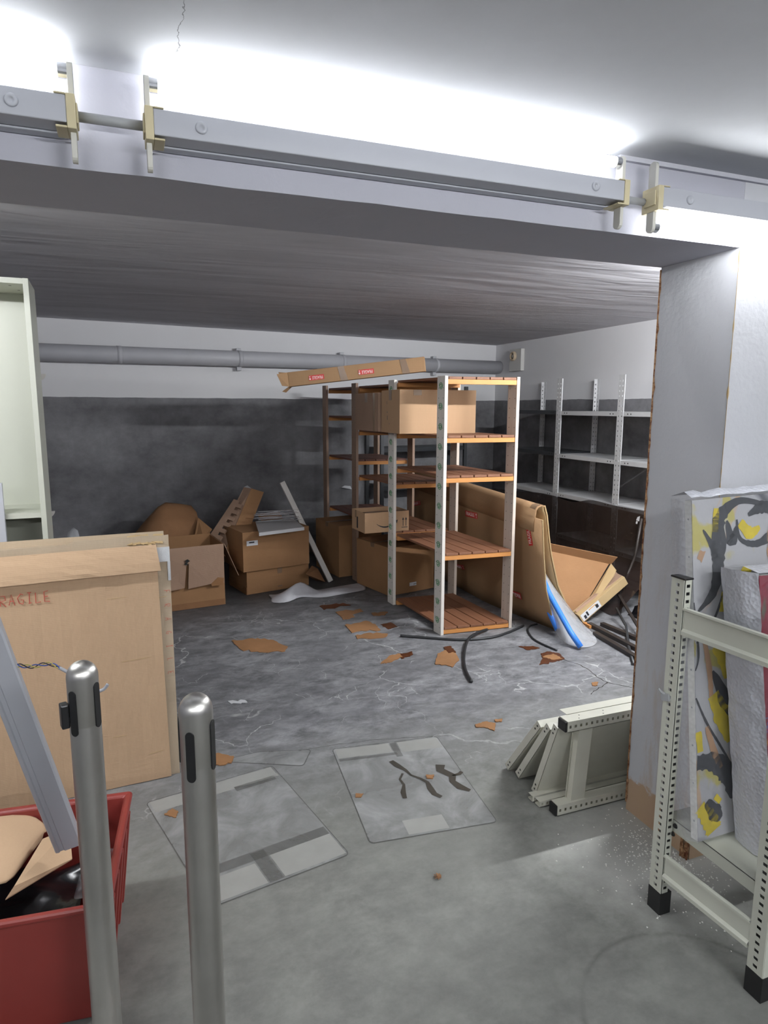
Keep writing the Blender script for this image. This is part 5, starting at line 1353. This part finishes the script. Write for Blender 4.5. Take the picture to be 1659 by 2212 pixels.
t, p, n_, mb = picture('smaller bubble-wrapped crimson canvas in front of the tall one', (1.560, 1.130, 0.320), (1.503, 1.205, 1.100), (0.60, -0.02, -0.02), 0.026, 'canvas_b', 0.115)
mb.build('side_wrap', 'bubble_thick', t, smooth=True)
mb = MB(); rows = []
for i in range(21):
    a = i/20; w1 = 0.006*noise.noise(Vector((i*0.8, 3, 0)))
    rows.append([p[4].lerp(p[5], a)+Vector((0, 0, w1)), p[4].lerp(p[5], a)+n_*0.05+Vector((0, 0, 0.012+w1*2)), p[7].lerp(p[6], a)+Vector((0, 0, 0.0))])
mb.grid(rows).build('top_wrap', 'bubble_thick', t, smooth=True)

# ================================================================== STEEL POSTS (front left)
def stanchion(c, label, slots, belt=None):
    t = thing('barrier_post', label, 'post', (c[0], c[1], 0), 'brushed steel barrier posts')
    r = 0.0315; pr = [(r+0.001, 0.02), (r, 0.03), (r, 0.86), (r-0.0004, 0.862), (r, 0.864)]
    pr += [(r*math.cos(a*math.pi/24), 0.966+0.034*math.sin(a*math.pi/24)) for a in range(0, 13)]
    pr[-1] = (0.0001, 1.0)
    b_ = MB().lathe(pr, (0, 0, 0), 48); b_.v = [v_+Vector((c[0], c[1], 0)) for v_ in b_.v]
    b_.build('tube', 'steel', t, smooth=True)
    bs = MB().lathe([(0.0001, 0.022), (0.05, 0.022), (0.085, 0.012), (0.095, 0.0)], (c[0], c[1], 0.001), 40); bs.build('base', 'steel', t, smooth=True)
    for an, z0, z1 in slots:
        rad = Vector((math.cos(an), math.sin(an), 0)); F4 = frame4(Vector((c[0], c[1], 0))+rad*(r+0.0012), (0, 0, 1), rad)
        prf = []; w_ = 0.0085
        for k in range(9): prf.append((z1-w_+w_*math.sin(math.pi*k/8), w_*math.cos(math.pi*k/8), 0))
        for k in range(9): prf.append((z0+w_-w_*math.sin(math.pi*k/8), -w_*math.cos(math.pi*k/8), 0))
        MB(F4).prism(prf, (0, 0, -0.006)).build('belt_slot', 'black_plastic', t)
    if belt is not None:
        rad = Vector((math.cos(belt), math.sin(belt), 0)); F4 = frame4(Vector((c[0], c[1], 0))+rad*r, (0, 0, 1), rad)
        MB(F4).box(0.862, 0.915, -0.012, 0.012, 0, 0.016).build('belt_clip', 'black_plastic', t, bevel=0.003)
    return t
stanchion((-0.121, 1.462), 'brushed steel barrier post with black clip, left of the two', [(R(-128), 0.845, 0.945), (R(-32), 0.855, 0.955)], R(-165))
stanchion((0.088, 1.213), 'brushed steel barrier post nearest the camera, right of the two', [(R(-118), 0.838, 0.938), (R(-30), 0.850, 0.950), (R(170), 0.865, 0.955)])

# ================================================================== RED BIN
ang = R(-6); bt = Matrix.Translation((-0.103, 1.552, 0)) @ Matrix.Rotation(ang, 4, 'Z')
rb = thing('red_bin', 'dark red plastic storage bin full of cardboard at bottom left', 'bin', (-0.35, 1.75, 0))
BL, BD, BH = 0.78, 0.49, 0.352; tp = 0.022
def ringp(inset, z, dx=0.0): return [(-BL+inset, inset, z), (-inset, inset, z), (-inset, BD-inset, z), (-BL+inset, BD-inset, z)]
mb = MB(bt); loops = [ringp(0.030+tp, 0.003), ringp(0.018, BH-0.03), ringp(0.018, BH-0.018), ringp(0.0, BH-0.018), ringp(-0.002, BH-0.004), ringp(0.003, BH), ringp(0.016, BH), ringp(0.022, BH-0.008), ringp(0.034+tp, 0.010)]
V = [q for l in loops for q in l]; F = [(i*4+k, i*4+(k+1) % 4, (i+1)*4+(k+1) % 4, (i+1)*4+k) for i in range(len(loops)-1) for k in range(4)]+[(3, 2, 1, 0), (32, 33, 34, 35)]
mb.add(V, F); mb.build('shell', 'red_bin', rb, bevel=0.006)
for i in range(5):
    y = 0.07+i*0.088
    MB(bt).hexa([(-0.052, y-0.012, 0.03), (-0.034, y-0.008, 0.03), (-0.034, y+0.008, 0.03), (-0.052, y+0.012, 0.03), (-0.020, y-0.014, BH-0.03), (0.0, y-0.010, BH-0.03), (0.0, y+0.010, BH-0.03), (-0.020, y+0.014, BH-0.03)]).build('rib', 'red_bin', rb, bevel=0.003)
# contents
mb = MB(bt); mb.grid([[(-0.72+0.60*i/18, 0.06+0.36*j/12, 0.16+0.10*abs(noise.noise(Vector((i*0.35, j*0.4, 2))))+0.03*noise.noise(Vector((i, j, 0)))) for i in range(19)] for j in range(13)])
o = mb.build('black_rubbish_bag', 'black_film', smooth=True, subd=1); tag(o, 'shiny black rubbish bag lying inside the red bin', 'bag')
mb = MB(bt); mb.grid([[(-0.135+0.085*i/6, 0.24+0.20*j/8, 0.20+0.09*math.sin(math.pi*i/6)*math.sin(math.pi*j/8)+0.02*noise.noise(Vector((i, j, 7)))) for i in range(7)] for j in range(9)])
o = mb.build('clear_packing_film', 'clear_film', smooth=True, subd=1); tag(o, 'clear packing film bunched in the back corner of the red bin', 'film')
def cz(a, b_, z): return fl(a, b_, z)
mb = MB(); rows = []
pA = [cz(-140, 1790, .33), cz(0, 1748, .345), cz(60, 1752, .335), cz(100, 1775, .315), cz(102, 1800, .30)]
pB = [cz(-140, 1930, .30), cz(0, 1915, .315), cz(30, 1902, .30), cz(62, 1850, .30), cz(95, 1812, .29)]
for j in range(6):
    rows.append([a_.lerp(b_, j/5)+Vector((0, 0, 0.012*math.sin(math.pi*j/5))) for a_, b_ in zip(pA, pB)])
o = mb.grid(rows).build('cardboard_sheet', 'card_near', smooth=True, solid=0.004, subd=1); tag(o, 'curved tan cardboard sheet on top of the red bin contents', 'cardboard')
o = MB().plate([cz(150, 1788, .33), cz(156, 1855, .30), cz(12, 1942, .31), cz(30, 1915, .325), cz(92, 1812, .33)], 0.004).build('cardboard_flap_piece', 'card_near'); tag(o, 'tan cardboard flap folded over the black bag in the red bin', 'cardboard')
o = MB().plate([cz(215, 1752, .33), cz(230, 1738, .345), cz(222, 1760, .30), cz(214, 1772, .30)], 0.003).build('cardboard_corner_scrap', 'card_near'); tag(o, 'small pointed cardboard corner at the back of the red bin', 'cardboard')
# leaning white channel (lamp housing) with its wires
ra, rb_ = py(148, 1835, 1.80), py(-110, 1170, 1.62)
lp = thing('white_metal_channel', 'white metal channel leaning out of the red bin with loose wires', 'channel', tuple(ra))
d = (rb_-ra).normalized(); sdv = d.cross(Vector((0, 1, 0))).normalized(); outv = sdv.cross(d).normalized(); outv = outv if outv.y < 0 else -outv
w2 = 0.034
prof_ = [(-w2, 0.028), (-w2, 0.004), (-w2+0.004, 0.0), (w2*0.25, 0.0), (w2*0.33, 0.004), (w2*0.6, 0.004), (w2*0.68, 0.0), (w2-0.003, 0.002), (w2, 0.008), (w2, 0.028)]
mb = MB(); mb.add([ra+sdv*a-outv*b_ for a, b_ in prof_]+[rb_+sdv*a-outv*b_ for a, b_ in prof_], [(i, i+1, 11+i, 10+i) for i in range(9)]+[(9, 0, 10, 19)])
mb.build('housing', 'lamp_white', lp)
wp = [py(38, 1437, 1.68), py(70, 1440, 1.66), py(105, 1434, 1.64), py(135, 1446, 1.62), py(160, 1462, 1.62), py(200, 1492, 1.63), py(222, 1490, 1.63), py(233, 1478, 1.63)]
M['wire_blue'] = plain('wire_blue', (0.03, 0.08, 0.35)); M['wire_yellow'] = plain('wire_yellow', (0.45, 0.40, 0.10))
sw = spline(wp, 8)
for k, mt in enumerate(('rubber', 'wire_blue', 'wire_yellow')):
    pts = [q+Vector((0, 0.003*math.cos(i*0.6+k*2.1), 0.004*math.sin(i*0.6+k*2.1))) for i, q in enumerate(sw[:24])]
    MB().tube(pts, 0.0013, 6).build('wire', mt, lp, smooth=True)
MB().tube(sw[22:], 0.004, 8).build('cable_sleeve', 'lamp_white', lp, smooth=True)
